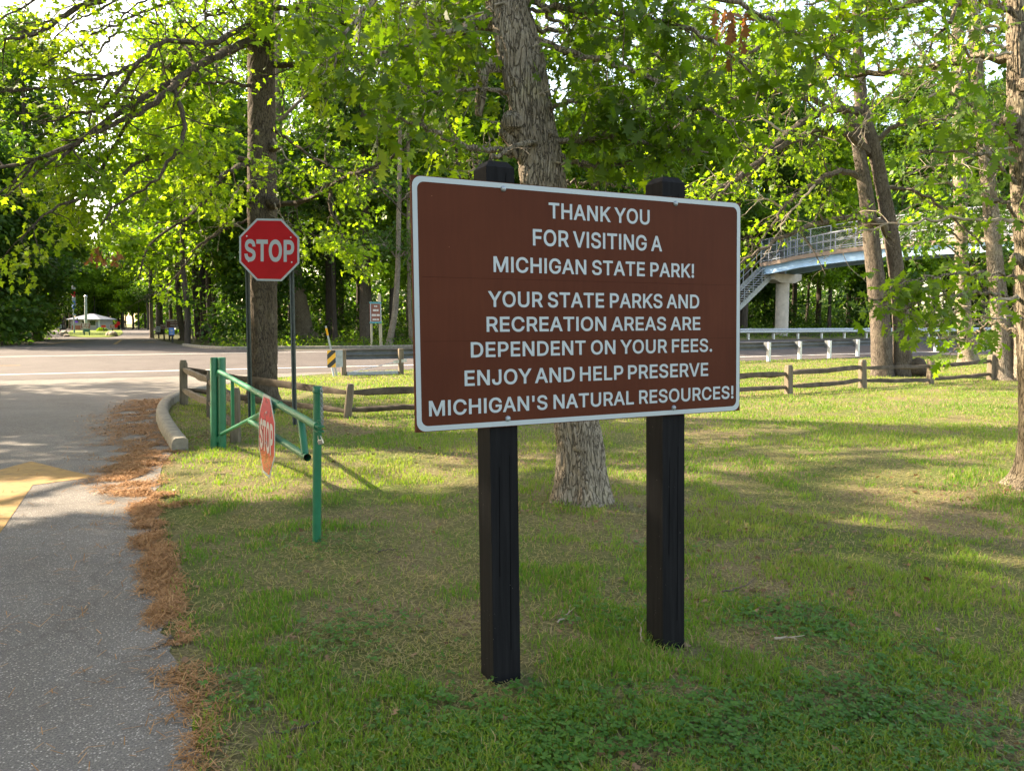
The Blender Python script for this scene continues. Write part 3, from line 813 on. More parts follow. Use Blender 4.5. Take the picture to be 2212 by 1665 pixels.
# latch post with chain
LP = gnd(684, 1168)
lp = thing('latch_post', 'green steel latch post with a ridged cap standing in the grass', 'post', LP)
lt = at(686, 838, LP[1])
lr_ = 9.3 * LP[1] / F
ax = (lt - LP)
MB().tube([LP - [0, 0, .05], LP + ax * .5, lt], lr_, 24).build('pipe', MT['green'], lp, True)
c_ = lt - ax * .028
MB().tube([c_ - [0, 0, .006], c_, c_ + [0, 0, .012], c_ + [0, 0, .013], c_ + [0, 0, .040], c_ + [0, 0, .046], c_ + [0, 0, .048]],
          [lr_ * 1.02, lr_ * 1.18, lr_ * 1.18, lr_ * 1.10, lr_ * 1.10, lr_ * .98, lr_ * .3], 24).build('cap', MT['green'], lp, True)
lat = gp(689, 924)
br = MB()
br.bar(lat - gdir * .06 + [0, 0, .014], lat + gdir * .055 + [0, 0, .014], .05, .010); br.bar(lat - gdir * .06 - [0, 0, .022], lat + gdir * .055 - [0, 0, .022], .05, .010)
br.tube([lat + [0, 0, .05], lat - [0, 0, .06]], .008, 10); br.tube([lat + [0, 0, .047], lat + [0, 0, .056]], .014, 10)
br.build('latch_bracket', MT['green'], lp, False)
ch = MB()
ctop = at(694.5, 838, LP[1] - .04); cbot = at(696, 918, LP[1] - .06)
nl = 15
for i in range(nl):
    c = ctop + (cbot - ctop) * (i + .5) / nl
    a = np.linspace(0, 2 * np.pi, 13)
    e1 = np.array([1.0, 0, 0]) if i % 2 else unit([.3, 1, 0])
    L_ = np.linalg.norm(cbot - ctop) / nl * .68
    ch.tube([c + e1 * .009 * math.cos(k) + np.array([0, 0, 1]) * L_ * math.sin(k) for k in a], .0032, 6, cap=False)
tag(ch.build('chain', MT['galv_dark'], None, True), 'thin steel chain hanging down beside the green latch post', 'chain')
pk = at(692, 951, LP[1] - .08)
pad = thing('padlock', 'small steel padlock hanging from the green gate latch', 'padlock', pk)
xr_ = unit([.94, -.2, .25]); zr_ = unit(np.array([-.25, 0, .95])); zr_ = unit(zr_ - xr_ * np.dot(zr_, xr_)); yr_ = np.cross(zr_, xr_)
MB().box(pk - zr_ * .012, (.021, .010, .018), np.array([xr_, yr_, zr_]).T, .004).build('lock_body', MT['brass'], pad)
MB().tube([pk + xr_ * .014 * math.cos(a) + zr_ * (.006 + (.034 if math.sin(a) > .1 else .0) * math.sin(a)) for a in np.linspace(0, math.pi, 11)], .0038, 8).build('shackle', MT['brass'], pad, True)

# ------------------------------------------------------------------ split-rail fences
def log_bar(a, b, w, h, seed, sag=0.0):
    r = np.random.RandomState(seed)
    a = np.asarray(a, float); b = np.asarray(b, float); k = 9
    P = a + (b - a) * np.linspace(0, 1, k)[:, None]
    P[:, 2] += -sag * np.sin(np.linspace(0, np.pi, k)) + r.normal(0, .006, k)
    x = unit(b - a); y = unit(np.cross([0, 0, 1], x)); z = np.cross(x, y)
    prof = np.array([(-.5, -.4), (-.1, -.5), (.42, -.45), (.5, .05), (.3, .46), (-.2, .5), (-.5, .25)]) + r.normal(0, .05, (7, 2))
    V = []; n = 7
    tp = np.clip(np.minimum(np.linspace(0, 1, k), np.linspace(1, 0, k)) * 6 + .55, 0, 1)
    for i in range(k):
        s_ = 1 + r.normal(0, .06)
        for p, q in prof: V.append(P[i] + y * (p * w * s_ + r.normal(0, .004)) + z * (q * h * s_ * tp[i] + r.normal(0, .004)))
    Fc = []
    for i in range(k - 1):
        for j in range(n):
            Fc.append((i * n + j, i * n + (j + 1) % n, (i + 1) * n + (j + 1) % n, (i + 1) * n + j))
    Fc += [tuple(range(n - 1, -1, -1)), tuple((k - 1) * n + j for j in range(n))]
    return MB().add(V, Fc)

def fence_post(root, top, bot, w, seed, mat='woodpost'):
    r = np.random.RandomState(seed)
    top = np.asarray(top, float); bot = np.asarray(bot, float) - [0, 0, .06]; ax = unit(top - bot)
    a = r.uniform(.2, .5); x = np.array([math.cos(a), math.sin(a), 0]); y = np.array([-math.sin(a), math.cos(a), 0])
    V = []; pr = [(-.5, -.38), (-.38, -.5), (.38, -.5), (.5, -.38), (.5, .38), (.38, .5), (-.38, .5), (-.5, .38)]
    L_ = np.linalg.norm(top - bot); ks = (0, .3, .6, .93, 1.0); sc = (1.05, 1, .97, .95, .72)
    for k, s_ in zip(ks, sc):
        for p, q in pr: V.append(bot + ax * L_ * k + (x * p + y * q) * w * s_ + r.normal(0, .003, 3))
    Fc = [tuple(range(7, -1, -1)), tuple(range(32, 40))]
    for i in range(4):
        for j in range(8): Fc.append((8 * i + j, 8 * i + (j + 1) % 8, 8 * i + 8 + (j + 1) % 8, 8 * i + 8 + j))
    return MB().add(V, Fc).build('post', MT[mat], root)

def rail_fence(name, label, posts, rails, seed=0):
    """posts: (top px, base px, width px); rails: per span list of ((px,py) at first post, (px,py) at second)"""
    G = [gnd(*p[1]) for p in posts]
    root = thing(name, label, 'fence', G[0])
    for i, p in enumerate(posts):
        fence_post(root, at(p[0][0], p[0][1], G[i][1]), G[i], p[2] * G[i][1] / F, seed + i)
    for i, sp in enumerate(rails):
        for k, (a, b) in enumerate(sp):
            A_ = at(a[0], a[1], G[i][1] + .02); B_ = at(b[0], b[1], G[i + 1][1] + .02)
            log_bar(A_, B_, .085, .115 if k % 2 == 0 else .10, seed + 31 * i + 7 * k, .02).build('rail', MT['rail_timber'], root, True)
    return root

rail_fence('split_rail_fence', 'long split rail fence of dark weathered timber running behind the park sign', [
    ((396, 778), (397, 874), 15), ((757, 829), (750, 902), 17), ((1060, 812), (1058, 886), 15), ((1390, 797), (1390, 866), 14), ((1704, 788), (1703, 851), 14.5), ((1863, 777), (1863, 838), 14), ((2011, 774), (2009, 829), 12), ((2143, 766), (2141, 820), 14), ((2260, 760), (2258, 813), 13)],
    [[((398, 797), (750, 848)), ((398, 841), (748, 888))], [((752, 848), (1060, 831)), ((750, 885), (1058, 866))],
     [((1060, 831), (1390, 818)), ((1058, 866), (1390, 848))], [((1390, 818), (1704, 807)), ((1390, 848), (1704, 835))],
     [((1704, 805), (1863, 792)), ((1704, 835), (1863, 821))], [((1863, 794), (2011, 790)), ((1863, 822), (2011, 820))],
     [((2011, 791), (2143, 779)), ((2011, 819), (2143, 806))], [((2143, 779), (2260, 772)), ((2143, 805), (2260, 800))]], 11)
rail_fence('split_rail_fence', 'short split rail fence spur running towards the green gate hinge posts', [
    ((454, 800), (455, 902), 15), ((508, 838), (508, 956), 20)],
    [[((454, 822), (508, 862)), ((454, 868), (508, 918))]], 71)
sr = bpy.data.objects['split_rail_fence.001']
G0 = gnd(397, 874); G1 = gnd(455, 902)
for a_, b_ in (((399, 797), (454, 822)), ((399, 842), (454, 870))):
    log_bar(at(a_[0], a_[1], G0[1] - .05), at(b_[0], b_[1], G1[1]), .085, .115, 91, .01).build('rail', MT['woodpost'], sr, True)

# ------------------------------------------------------------------ guardrails
WPROF = [(0, -.155), (-.008, -.150), (-.06, -.115), (-.08, -.08), (-.075, -.055), (-.02, -.02), (-.012, 0), (-.02, .02), (-.075, .055), (-.08, .08), (-.06, .115), (-.008, .150), (0, .155)]

def wbeam(P, side, prof=WPROF, th=.006):
    P = np.asarray(P, float); k = len(P); T = np.gradient(P, axis=0); T[:, 2] = 0; T /= np.linalg.norm(T, axis=1)[:, None]
    N = np.stack([T[:, 1], -T[:, 0], 0 * T[:, 0]], -1) * side
    m_ = len(prof); V = []
    full = list(prof) + [(a + th, b) for a, b in prof[::-1]]
    m_ = len(full)
    for i in range(k):
        for a, b in full: V.append(P[i] - N[i] * a * 1.0 + [0, 0, b])
    Fc = []
    for i in range(k - 1):
        for j in range(m_): Fc.append((i * m_ + j, i * m_ + (j + 1) % m_, (i + 1) * m_ + (j + 1) % m_, (i + 1) * m_ + j))
    Fc += [tuple(range(m_)), tuple((k - 1) * m_ + j for j in range(m_ - 1, -1, -1))]
    return MB().add(V, Fc)

es3 = np.array([ES[0], ES[1], 0]); et3 = np.array([ET[0], ET[1], 0])
near = thing('guardrail', 'steel guardrail along the near edge of the highway ending at striped marker', 'guardrail', gnd(742, 811))
near_posts = [((742, 755), (742, 811), 'w'), ((866, 753), (866, 808), 'w')]
P_ = []
for tp, bt, k in near_posts:
    g_ = gnd(*bt); t_ = at(tp[0], tp[1], g_[1])
    MB().box((g_ + t_) / 2 + [0, 0, -.02], (.075, .09, (t_[2] - g_[2]) / 2 + .02), rotz(math.radians(20)), .008).build('timber_post', MT['woodpost'], near)
    P_.append(np.array([g_[0], g_[1], 0]))
right_px = [((1660, 736), (1660, 781)), ((1727, 735), (1727, 777)), ((1791, 733), (1791, 774)), ((1852, 732), (1852, 770)), ((1910, 730), (1910, 767)), ((1966, 729), (1966, 763)), ((2020, 728), (2020, 760)), ((2072, 727), (2072, 757)), ((2123, 726), (2123, 754)), ((2172, 725), (2172, 751)), ((2220, 724), (2220, 749))]
g0 = gnd(866, 808); g1 = gnd(1660, 781)
mid = [g0 + (g1 - g0) * q for q in (1 / 7, 2 / 7, 3 / 7, 4 / 7, 5 / 7, 6 / 7)]
steel_g = [gz(p) for p in mid] + [gnd(*b) for t_, b in right_px]
for i, g_ in enumerate(steel_g):
    w_ = .075
    MB().box(g_ + [0, 0, .38], (.055, w_, .44), rotz(math.radians(24.7)), .004).build('steel_post', MT['galv'], near)
    c_ = g_ + es3 * .155 + [0, 0, .64]
    MB().box(c_, (.075, .075, .175), rotz(math.radians(24.7)), .004).build('blockout', MT['galv_shaded'], near)  # dark colour keeps the blockouts from reading as sunlit
line = [p + es3 * .24 for p in [gz(P_[0] - et3 * .15)]] + [gz(p) + es3 * .22 for p in P_] + [g_ + es3 * .31 for g_ in steel_g]
line = np.array(line); line[:, 2] = [float(hgt(p[0], p[1])) + .64 for p in line]
wbeam(line, -1).build('rail_beam', MT['galv_shaded'], near, True)
# anchor: cable, cable bracket and ground strut
ga, gb = gnd(742, 811), gnd(866, 808)
MB().bar(ga + [0.1, 0, .06], gb + [-.1, 0, .06], .16, .10).build('ground_strut', MT['galv_dark'], near)
ca = gnd(742, 811) + [0.12, -.05, .08]; cb = at(852, 783, gb[1] - .03)
MB().tube([ca, cb], .012, 8).build('anchor_cable', MT['galv'], near, True)
cc = at(870, 777, gb[1] - .03)
MB().bar(at(850, 782.5, gb[1] - .04), at(898 - 20, 778, gb[1] - .04), .09, .10).build('cable_bracket', MT['galv'], near)

mk = gnd(722, 815)
om = thing('object_marker', 'black and yellow striped marker plate at the guardrail end', 'marker', mk)
cM = at(716, 775, mk[1] + .05)
sc_ = mk[1] / F
UM = unit([.80, .60, 0]); VM = np.array([0, 0, 1.0])
hw, hh = .135, .26
pm = MB().prism([(-hw / 1.0, -hh), (hw, -hh), (hw, hh), (-hw, hh)], .004, cM, UM, VM).build('plate', MT['black'], om)
def clip_rect(poly, hx, hy):
    for ax_i, sg_, lim in ((0, 1, hx), (0, -1, hx), (1, 1, hy), (1, -1, hy)):
        out = []
        for k in range(len(poly)):
            p, q = poly[k], poly[(k + 1) % len(poly)]
            ip, iq = sg_ * p[ax_i] <= lim, sg_ * q[ax_i] <= lim
            if ip: out.append(p)
            if ip != iq:
                f = (sg_ * lim - p[ax_i]) / (q[ax_i] - p[ax_i]); out.append((p[0] + f * (q[0] - p[0]), p[1] + f * (q[1] - p[1])))
        poly = out
        if not poly: break
    return poly
for k in (-.42, -.10, .22):
    poly = clip_rect([(-.3, k - .22), (.3, k + .28), (.3, k + .44), (-.3, k - .06)], hw, hh)
    if len(poly) > 2: MB().prism(poly, .0002, cM + np.cross(UM, VM) * .0012, UM, VM).build('stripe', MT['yellow'], pm)
MB().bar(cM + UM * (hw + .12) - np.cross(UM, VM) * .02, cM + UM * (hw + .12) + [.001, 0, 0] - np.cross(UM, VM) * .04, .24, hh * 2).build('rail_nose', MT['galv_dark'], om)
MB().bar(cM + [0, .02, -hh], mk - [0, 0, .05], .05, .03).build('stake', MT['white'], om)

dl = gnd(726, 812)
de = thing('delineator_post', 'slim white delineator post with a yellow band behind the striped marker', 'marker', dl)
dt = at(703.5, 704, dl[1] + .15); db = dl + [0, .15, 0]
MB().bar(db - [0, 0, .05], dt, .055, .018, up=(0, 1, 0)).build('stake', MT['white'], de)
ax_ = unit(dt - db)
MB().bar(dt - ax_ * .30, dt - ax_ * .07, .059, .022, up=(0, 1, 0)).build('yellow_band', MT['yellow'], de)

far = thing('guardrail', 'steel guardrail along the far edge of the highway below the footbridge', 'guardrail', np.append(np.array(xy(13, 14.1)), .5))
tf = np.arange(13, 90, 2.2); lf = []
for t_ in tf:
    x_, y_ = xy(t_, 14.1); z_ = float(hgt(x_, y_)); lf.append((x_, y_, z_ + .58))
    MB().box((x_ - ES[0] * -.28, y_ + .26, z_ + .33), (.055, .075, .38), rotz(math.radians(24.7)), .004).build('steel_post', MT['galv'], far)
    MB().box((x_ + ES[0] * .13, y_ + ES[1] * .13, z_ + .58), (.05, .07, .17), rotz(math.radians(24.7))).build('blockout', MT['galv'], far)
wbeam(lf, 1).build('rail_beam', MT['galv'], far, True)

# ------------------------------------------------------------------ footbridge
BP = [(1643, 594, 56.0), (1690, 586, 54.2), (1736, 577, 52.6), (1870, 561, 48.6), (2062, 548, 43.5), (2179, 546, 41.0), (2350, 556, 38.0), (2600, 600, 34.0)]
bl = spline([at(*p) for p in BP], 60)
bT = np.gradient(bl, axis=0); bT[:, 2] = 0; bT /= np.linalg.norm(bT, axis=1)[:, None]
bN = np.stack([-bT[:, 1], bT[:, 0], 0 * bT[:, 0]], -1)            # away from the viewer
bridge = thing('footbridge', 'pale blue arched steel footbridge with chain link railings over the highway', 'bridge', gz(bl[3]))

def ribbon(P, N, prof):
    k = len(P); m_ = len(prof); V = []
    for i in range(k):
        for a, b in prof: V.append(P[i] + N[i] * a + [0, 0, b])
    Fc = []
    for i in range(k - 1):
        for j in range(m_): Fc.append((i * m_ + j, i * m_ + (j + 1) % m_, (i + 1) * m_ + (j + 1) % m_, (i + 1) * m_ + j))
    Fc += [tuple(range(m_)), tuple((k - 1) * m_ + j for j in range(m_ - 1, -1, -1))]
    return MB().add(V, Fc)
WD = 2.6
for off in (0, WD - .3):
    ribbon(bl, bN, [(off + .0, 0), (off + .3, 0), (off + .3, .04), (off + .17, .05), (off + .17, .50), (off + .3, .52), (off + .3, .56), (off, .56), (off, .52), (off + .13, .50), (off + .13, .05), (off, .04)]).build('girder', MT['bluepaint'], bridge)
ribbon(bl, bN, [(-.12, .565), (WD + .12, .565), (WD + .12, .83), (-.12, .83)]).build('deck_slab', plain('deck_concrete', (.27, .20, .15), .9, 0, .2, 3), bridge)
for off in (.0, WD):
    rl = MB()
    for hz_ in (.12, .62, 1.12, 1.62): rl.tube(bl + bN * off + [0, 0, .83 + hz_], .028, 6)
    for i in range(0, 60, 3): rl.tube([bl[i] + bN[i] * off + [0, 0, .83], bl[i] + bN[i] * off + [0, 0, 2.46]], .035, 6)
    r_ = rl.build('railing', MT['galv_dark'], bridge, True)
    wm = MB(); Lk = np.linalg.norm(np.diff(bl, axis=0), axis=1).sum(); nk = int(Lk / .17)
    for sgn_ in (1, -1):
        for q in range(nk):
            u_ = q / nk * 59; w_ = np.clip(u_ + sgn_ * 1.6 / Lk * 59, 0, 58.999)
            ia = min(int(u_), 58); ib = min(int(w_), 58)
            pa = bl[ia] + (bl[ia + 1] - bl[ia]) * (u_ - ia); pb = bl[ib] + (bl[ib + 1] - bl[ib]) * (w_ - ib)
            wm.tube([pa + bN[ia] * off + [0, 0, .86], pb + bN[ib] * off + [0, 0, 2.44]], .0042, 3, cap=False)
    wm.build('chain_link', MT['galv_dark'], r_)
pc = gz(at(1690, 640, 56.6))
zc = at(1690, 591, 56)[2]
a_ = math.radians(26)
MB().tube([pc + [0, 0, -.1], pc + [0, 0, zc - pc[2] - .6]], .47, 20).build('pier_column', MT['conc_pale'], bridge, True)
Rr = rotz(math.atan2(bN[3][1], bN[3][0]))
cpv = [(-1.35, 0, -.02), (1.35, 0, -.02), (1.35, 0, -.42), (.7, 0, -.66), (-.7, 0, -.66), (-1.35, 0, -.42)]
Uc = Rr @ np.array([1, 0, 0]); Nc = Rr @ np.array([0, 1, 0])
MB().prism([(a, c) for a, b, c in cpv], 1.0, np.array([pc[0], pc[1], zc]) - Nc * .5, Uc, np.array([0, 0, 1.0])).build('pier_cap', MT['conc_pale'], bridge)
# stair going down to the left
sA = at(1643, 580, 55.9); sdir = at(1560, 661, 54.5) - sA; sW = np.array([1.45, .35, 0])
nst = 26
st_ = MB()
full = sdir * 1.62
for off in (np.zeros(3), sW):
    st_.bar(sA + off, sA + off + full, .06, .34)
st_.build('stair_stringer', MT['galv_dark'], bridge)
for i in range(nst):
    p = sA + full * (i + .5) / nst
    MB().bar(p + sW * .02, p + sW * .98, .28, .045).build('stair_tread', MT['galv_dark'], bridge)
sr_ = MB()
for off in (np.zeros(3), sW):
    sr_.tube([sA + off + [0, 0, 1.15], sA + off + full + [0, 0, 1.15]], .03, 6); sr_.tube([sA + off + [0, 0, .65], sA + off + full + [0, 0, .65]], .022, 6)
    for q in np.linspace(0, 1, 8): sr_.tube([sA + off + full * q, sA + off + full * q + [0, 0, 1.15]], .03, 6)
sr_.build('stair_railing', MT['galv_dark'], bridge, True)

# ------------------------------------------------------------------ roadside signs and the entrance
def board_sign(name, label, cat, box, base_py, Y, face, rim=None, posts=(.5,), postmat='black', rows=(), text=None, zup=0, turn=0.0, post_top=None):
    x0, x1, y0, y1 = box
    c = at((x0 + x1) / 2, (y0 + y1) / 2, Y); w = (x1 - x0) * Y / F; h = (y1 - y0) * Y / F
    Ub = np.array([math.cos(turn), math.sin(turn), 0]); w = w / math.cos(turn)
    Vb = np.array([0, 0, 1.0]); Nb = np.cross(Ub, Vb)
    g = gz(at((x0 + x1) / 2, base_py, Y))
    r = thing(name, label, cat, g)
    pl = MB().prism(rrect(w, h, min(w, h) * .06, 3), .04, c, Ub, Vb).build('panel', MT[face], r)
    if rim:
        V_, F_ = ringplate(rrect(w * .98, h * .97, min(w, h) * .06, 3), rrect(w * .98 - .06 * h - .03, h * .97 - .06 * h - .03, min(w, h) * .05, 3), c + Nb * .004, Ub, Vb, 0)
        MB().add(V_, F_).build('rim', MT[rim], pl)
    for (ry_, rw, rh, segs) in rows:
        mb = MB(); x = -rw / 2; tot = sum(segs)
        for k, sg in enumerate(segs):
            ww = rw * sg / tot
            if k % 2 == 0:
                mb.prism([(x * w, (ry_ - rh / 2) * h), ((x + ww) * w, (ry_ - rh / 2) * h), ((x + ww) * w, (ry_ + rh / 2) * h), (x * w, (ry_ + rh / 2) * h)], .0005, c + Nb * .006, Ub, Vb)
            x += ww
        mb.build('lettering', MT['mark'] if face in ('brownsign', 'rust', 'black') else MT['white' if face != 'white' else 'black'], pl)
    if text:
        for (tx, ry_, rw, rh) in text:
            lettering('lettering', tx, c + Nb * .006, Ub, Vb, -rw / 2 * w, rw / 2 * w, (ry_ - rh / 2) * h, rh * h, MT['mark'], pl, .03, .001)
    for q in posts:
        pp = c + Ub * (q - .5) * w - Nb * .09
        top = c[2] + h / 2 * (post_top if post_top is not None else .8)
        gg = gz(pp)
        MB().box(((pp[0]), pp[1], (top + gg[2]) / 2), (.05, .04, (top - gg[2]) / 2 + .03), rotz(turn), .006).build('post', MT[postmat], r)
    return r

board_sign('direction_sign', 'wide brown board sign lettered VISITORS ONLY in front of dark trunks', 'sign', (358, 408, 689.6, 708.7), 738, 58, 'brownsign', 'mark', (.12, .88), 'black',
           rows=((.36, .86, .16, (7, 1, 3, 1, 7)), (-.18, .62, .10, (6, .6, 5, .6, 5)), (-.38, .30, .10, (3, .5, 4))), text=(('VISITORS ONLY', .09, .60, .17),))
board_sign('information_sign', 'small blue sign on a black post below the wide brown board', 'sign', (365, 376.5, 708, 723.5), 741, 50, 'signblue', None, (.5,), 'black', rows=((.1, .4, .3, (1,)), (-.3, .5, .14, (1,))))
board_sign('information_sign', 'small dark brown sign half behind the wide brown board', 'sign', (347, 358, 701, 710), 734, 60, 'brownsign', 'mark', (.5,), 'black', rows=((.1, .6, .18, (3, 1, 3)),))
board_sign('regulation_sign', 'pale grey sign on a dark post beside a slim tree trunk', 'sign', (336.6, 346, 705, 717), 731, 65, 'white', None, (.5,), 'black', rows=((.2, .6, .12, (3, 1, 2)), (-.15, .6, .12, (2, 1, 3))))
board_sign('regulation_sign', 'white sign on a dark post left of the flagpole', 'sign', (125, 132.6, 701, 709.6), 718.5, 100, 'white', None, (.5,), 'black', rows=((.2, .6, .12, (3, 1, 2)), (-.15, .6, .12, (2, 1, 3))))
board_sign('welcome_sign', 'brown park board in front of the booth between the flagpoles', 'sign', (174, 195, 698, 710), 722, 92, 'rust', 'mark', (.2, .8), 'paletimber', rows=((.25, .7, .18, (4, .6, 3)), (-.05, .7, .16, (3, .6, 4)), (-.3, .6, .14, (4, .6, 2))))
board_sign('notice_stand', 'low dark green notice stand on two legs on the island', 'sign', (180, 192.5, 710.4, 717), 726, 80, 'signgreen', None, (.06, .94), 'signgreen')
board_sign('notice_sign', 'small pale red sign beside the booth shrub', 'sign', (218, 229, 701.7, 708), 716, 108, 'red_faded', 'white', (.5,), 'black')
board_sign('notice_sign', 'small brown sign on a single dark post behind the boulders', 'sign', (236.8, 247, 701, 708.7), 719, 98, 'rust', 'mark', (.5,), 'black', rows=((.0, .6, .2, (3, 1, 3)),))
rs = thing('entrance_stop_sign', 'cluster of red stop plates on dark posts at the island end', 'sign', gz(at(253, 716, 106)))
for px, py, w_ in ((255.5, 698.5, 8.5), (250.5, 704, 8)):
    c_ = at(px, py, 106); MB().prism(octa(w_ * 106 / F), .01, c_, np.array([1., 0, 0]), np.array([0, 0, 1.])).build('plate', MT['red'], rs)
    g_ = gz(c_); MB().bar(g_ + [0, .05, 0], c_ + [0, .05, 0], .08, .08).build('post', MT['black'], rs)

board_sign('banner_sign', 'tall teal edged rust brown board sign between two timber posts by the wood', 'sign', (801, 822, 654, 697), 747, 43, 'rust', 'white', (.16,), 'paletimber',
           rows=((.32, .28, .07, (2, .4, 2)), (.12, .5, .10, (3, .3, 2)), (-.12, .72, .10, (4, .6, 3)), (-.34, .58, .08, (4, .5, 2))), turn=math.radians(38), post_top=1.05)
b_ = bpy.data.objects['banner_sign']
cB = at(811.5, 675.5, 43); Ub = np.array([math.cos(math.radians(38)), math.sin(math.radians(38)), 0]); wB = 21 * 43 / F / math.cos(math.radians(38)); hB = 43 * 43 / F
for sg in (1, -1):
    MB().prism([(-wB / 2 - .01, -.045), (wB / 2 + .01, -.045), (wB / 2 + .01, .045), (-wB / 2 - .01, .045)], .06, cB + np.array([0, 0, sg * (hB / 2 - .01)]) - np.array([0, 0, 0]) + np.cross(Ub, [0, 0, 1.]) * .012, Ub, np.array([0, 0, 1.0])).build('teal_edge', MT['teal'], b_)
pR = at(822.5, 700, 43.3); g_ = gz(pR)
MB().bar(g_ - [0, 0, .05], at(819, 635, 43.3), .16, .12, up=(0, 1, 0)).build('tall_post', MT['paletimber'], b_)

# booth
BY = 131.0
bx0, bx1 = at(153, 711, BY)[0], at(215, 711, BY)[0]
bz = float(hgt(bx0, BY)); bc = (bx0 + bx1) / 2; bw = bx1 - bx0
ez = at(181, 689.5, BY)[2]; az = at(181, 677.5, BY)[2]
booth = thing('entrance_booth', 'small pale contact booth with grey hipped roof on the entrance island', 'booth', (bc, BY, bz))
MB().box((bc, BY + 2.2, (bz + ez) / 2), (bw / 2, 2.2, (ez - bz) / 2)).build('wall', MT['lap'], booth)
e_ = .5
MB().add([(bx0 - e_, BY - e_, ez), (bx1 + e_, BY - e_, ez), (bx1 + e_, BY + 4.4 + e_, ez), (bx0 - e_, BY + 4.4 + e_, ez), (bc - .4, BY + 2.2, az), (bc + .4, BY + 2.2, az),
          (bx0 - e_, BY - e_, ez - .12), (bx1 + e_, BY - e_, ez - .12), (bx1 + e_, BY + 4.4 + e_, ez - .12), (bx0 - e_, BY + 4.4 + e_, ez - .12)],
         [(0, 1, 5, 4), (1, 2, 5), (2, 3, 4, 5), (3, 0, 4), (0, 6, 7, 1), (1, 7, 8, 2), (2, 8, 9, 3), (3, 9, 6, 0), (6, 9, 8, 7)]).build('roof', MT['roof'], booth)
def onbooth(x0, x1, y0, y1, name, mat, dy=.03):
    a = at(x0, y1, BY - dy); b = at(x1, y0, BY - dy)
    return MB().box(((a[0] + b[0]) / 2, BY - dy / 2, (a[2] + b[2]) / 2), ((b[0] - a[0]) / 2, dy / 2, (b[2] - a[2]) / 2)).build(name, MT[mat], booth)
onbooth(194, 205.5, 693, 702.5, 'window', 'glass_dark'); onbooth(178, 183, 693, 701, 'window', 'glass_dark'); onbooth(208.5, 211.5, 695, 711, 'door', 'roof')
onbooth(160, 168, 692.5, 697, 'purple_notice', 'purple', .08); onbooth(155, 174, 703, 712, 'wainscot', 'rust', .02)  # notice is a plain purple panel
onbooth(212.6, 214.8, 691, 712.5, 'corner_post', 'white', .12)

fp = gz(at(160.5, 720, 97)); ft = at(157, 612, 97)
flag = thing('flagpole', 'tall white flagpole with a furled flag left of the booth', 'flagpole', fp)
MB().tube([fp, ft], [.10, .055], 10).build('pole', MT['white'], flag, True)
MB().tube([ft + [0, 0, -.05], ft + [0, 0, .08]], [.02, .10], 8).build('finial', MT['galv'], flag, True)
rF = np.random.RandomState(3)
def furl(z0, z1, mat, nm):
    zz = np.linspace(z0, z1, 9)
    p = np.array([[ft[0] + .10 + .10 * math.sin(k * 1.9), ft[1] - .1, ft[2] - z] for k, z in enumerate(zz)])
    return MB().tube(p, .12 + .10 * rF.rand(9), 9).build(nm, MT[mat], fl, True)
fl = tag(furl(.5, 3.0, 'red', 'flag') if False else bpy.data.objects.new('flag', None), 'furled red white and blue flag hanging limp on the tall flagpole', 'flag')
COL.objects.link(fl); fl.location = [float(v) for v in ft]
furl(.25, 1.1, 'white', 'white_stripe'); furl(.5, 1.7, 'red', 'red_stripe'); furl(1.7, 2.2, 'white', 'white_stripe'); furl(2.1, 3.3, 'signblue', 'blue_canton'); furl(3.2, 4.0, 'white', 'white_stripe')
f2 = gz(at(185.5, 716, 112)); f2t = at(185, 641, 112)
p2 = thing('utility_pole', 'short white pole standing before the booth roof', 'pole', f2)
MB().tube([f2, f2t], [.20, .16], 10).build('pole', MT['white'], p2, True)
MB().tube([f2t + [0, 0, -.1], f2t + [0, 0, .05], f2t + [0, 0, .25]], [.22, .24, .05], 10).build('cap', MT['galv'], p2, True)

def boulder(name, label, c, r, seed, group=None, mat='rock'):
    q = np.random.RandomState(seed)
    n_, m_ = 14, 10; V = []
    dirs = q.normal(size=(9, 3)); dirs /= np.linalg.norm(dirs, axis=1)[:, None]; ds = q.uniform(.62, .95, 9)
    for i in range(m_ + 1):
        ph = math.pi * i / m_
        for j in range(n_):
            th = 2 * math.pi * j / n_
            d_ = np.array([math.sin(ph) * math.cos(th), math.sin(ph) * math.sin(th), math.cos(ph)])
            k = 1.0
            for dd, s_ in zip(dirs, ds):
                dt_ = d_ @ dd
                if dt_ > .05: k = min(k, s_ / dt_)
            V.append(np.asarray(c) + d_ * k * np.asarray(r) + q.normal(0, .012, 3) * r[0])
    Fc = []
    for i in range(m_):
        for j in range(n_): Fc.append((i * n_ + j, (i + 1) * n_ + j, (i + 1) * n_ + (j + 1) % n_, i * n_ + (j + 1) % n_))
    return tag(MB().add(V, Fc).build(name, MT[mat], None, True), label, 'boulder', group)
boulder('boulder', 'tan boulder at the left end of the entrance island', gnd(139, 726) + [0, 0, .26], (.46, .4, .38), 1)
boulder('boulder', 'low grey boulder beside the tan one on the island', gnd(133, 724) + [0, 0, .18], (.38, .3, .3), 2)
boulder('boulder', 'flat pale stone in front of the tan boulder on the island', gnd(145, 728) + [0, 0, .12], (.34, .3, .22), 5)
boulder('boulder', 'grey ridged boulder at the right end of the entrance island', gnd(238, 726.5) + [0, 0, .2], (.5, .4, .32), 3)
boulder('boulder', 'pale wedge shaped boulder leaning on the grey ridged one', gnd(245, 727) + [0, 0, .2], (.42, .4, .36), 4)
boulder('stump_boulder', 'dark round mossy boulder at the foot of the twin trunks', gnd(1978, 812) + [0, 0, .22], (.36, .34, .38), 9, mat='bark_dark')

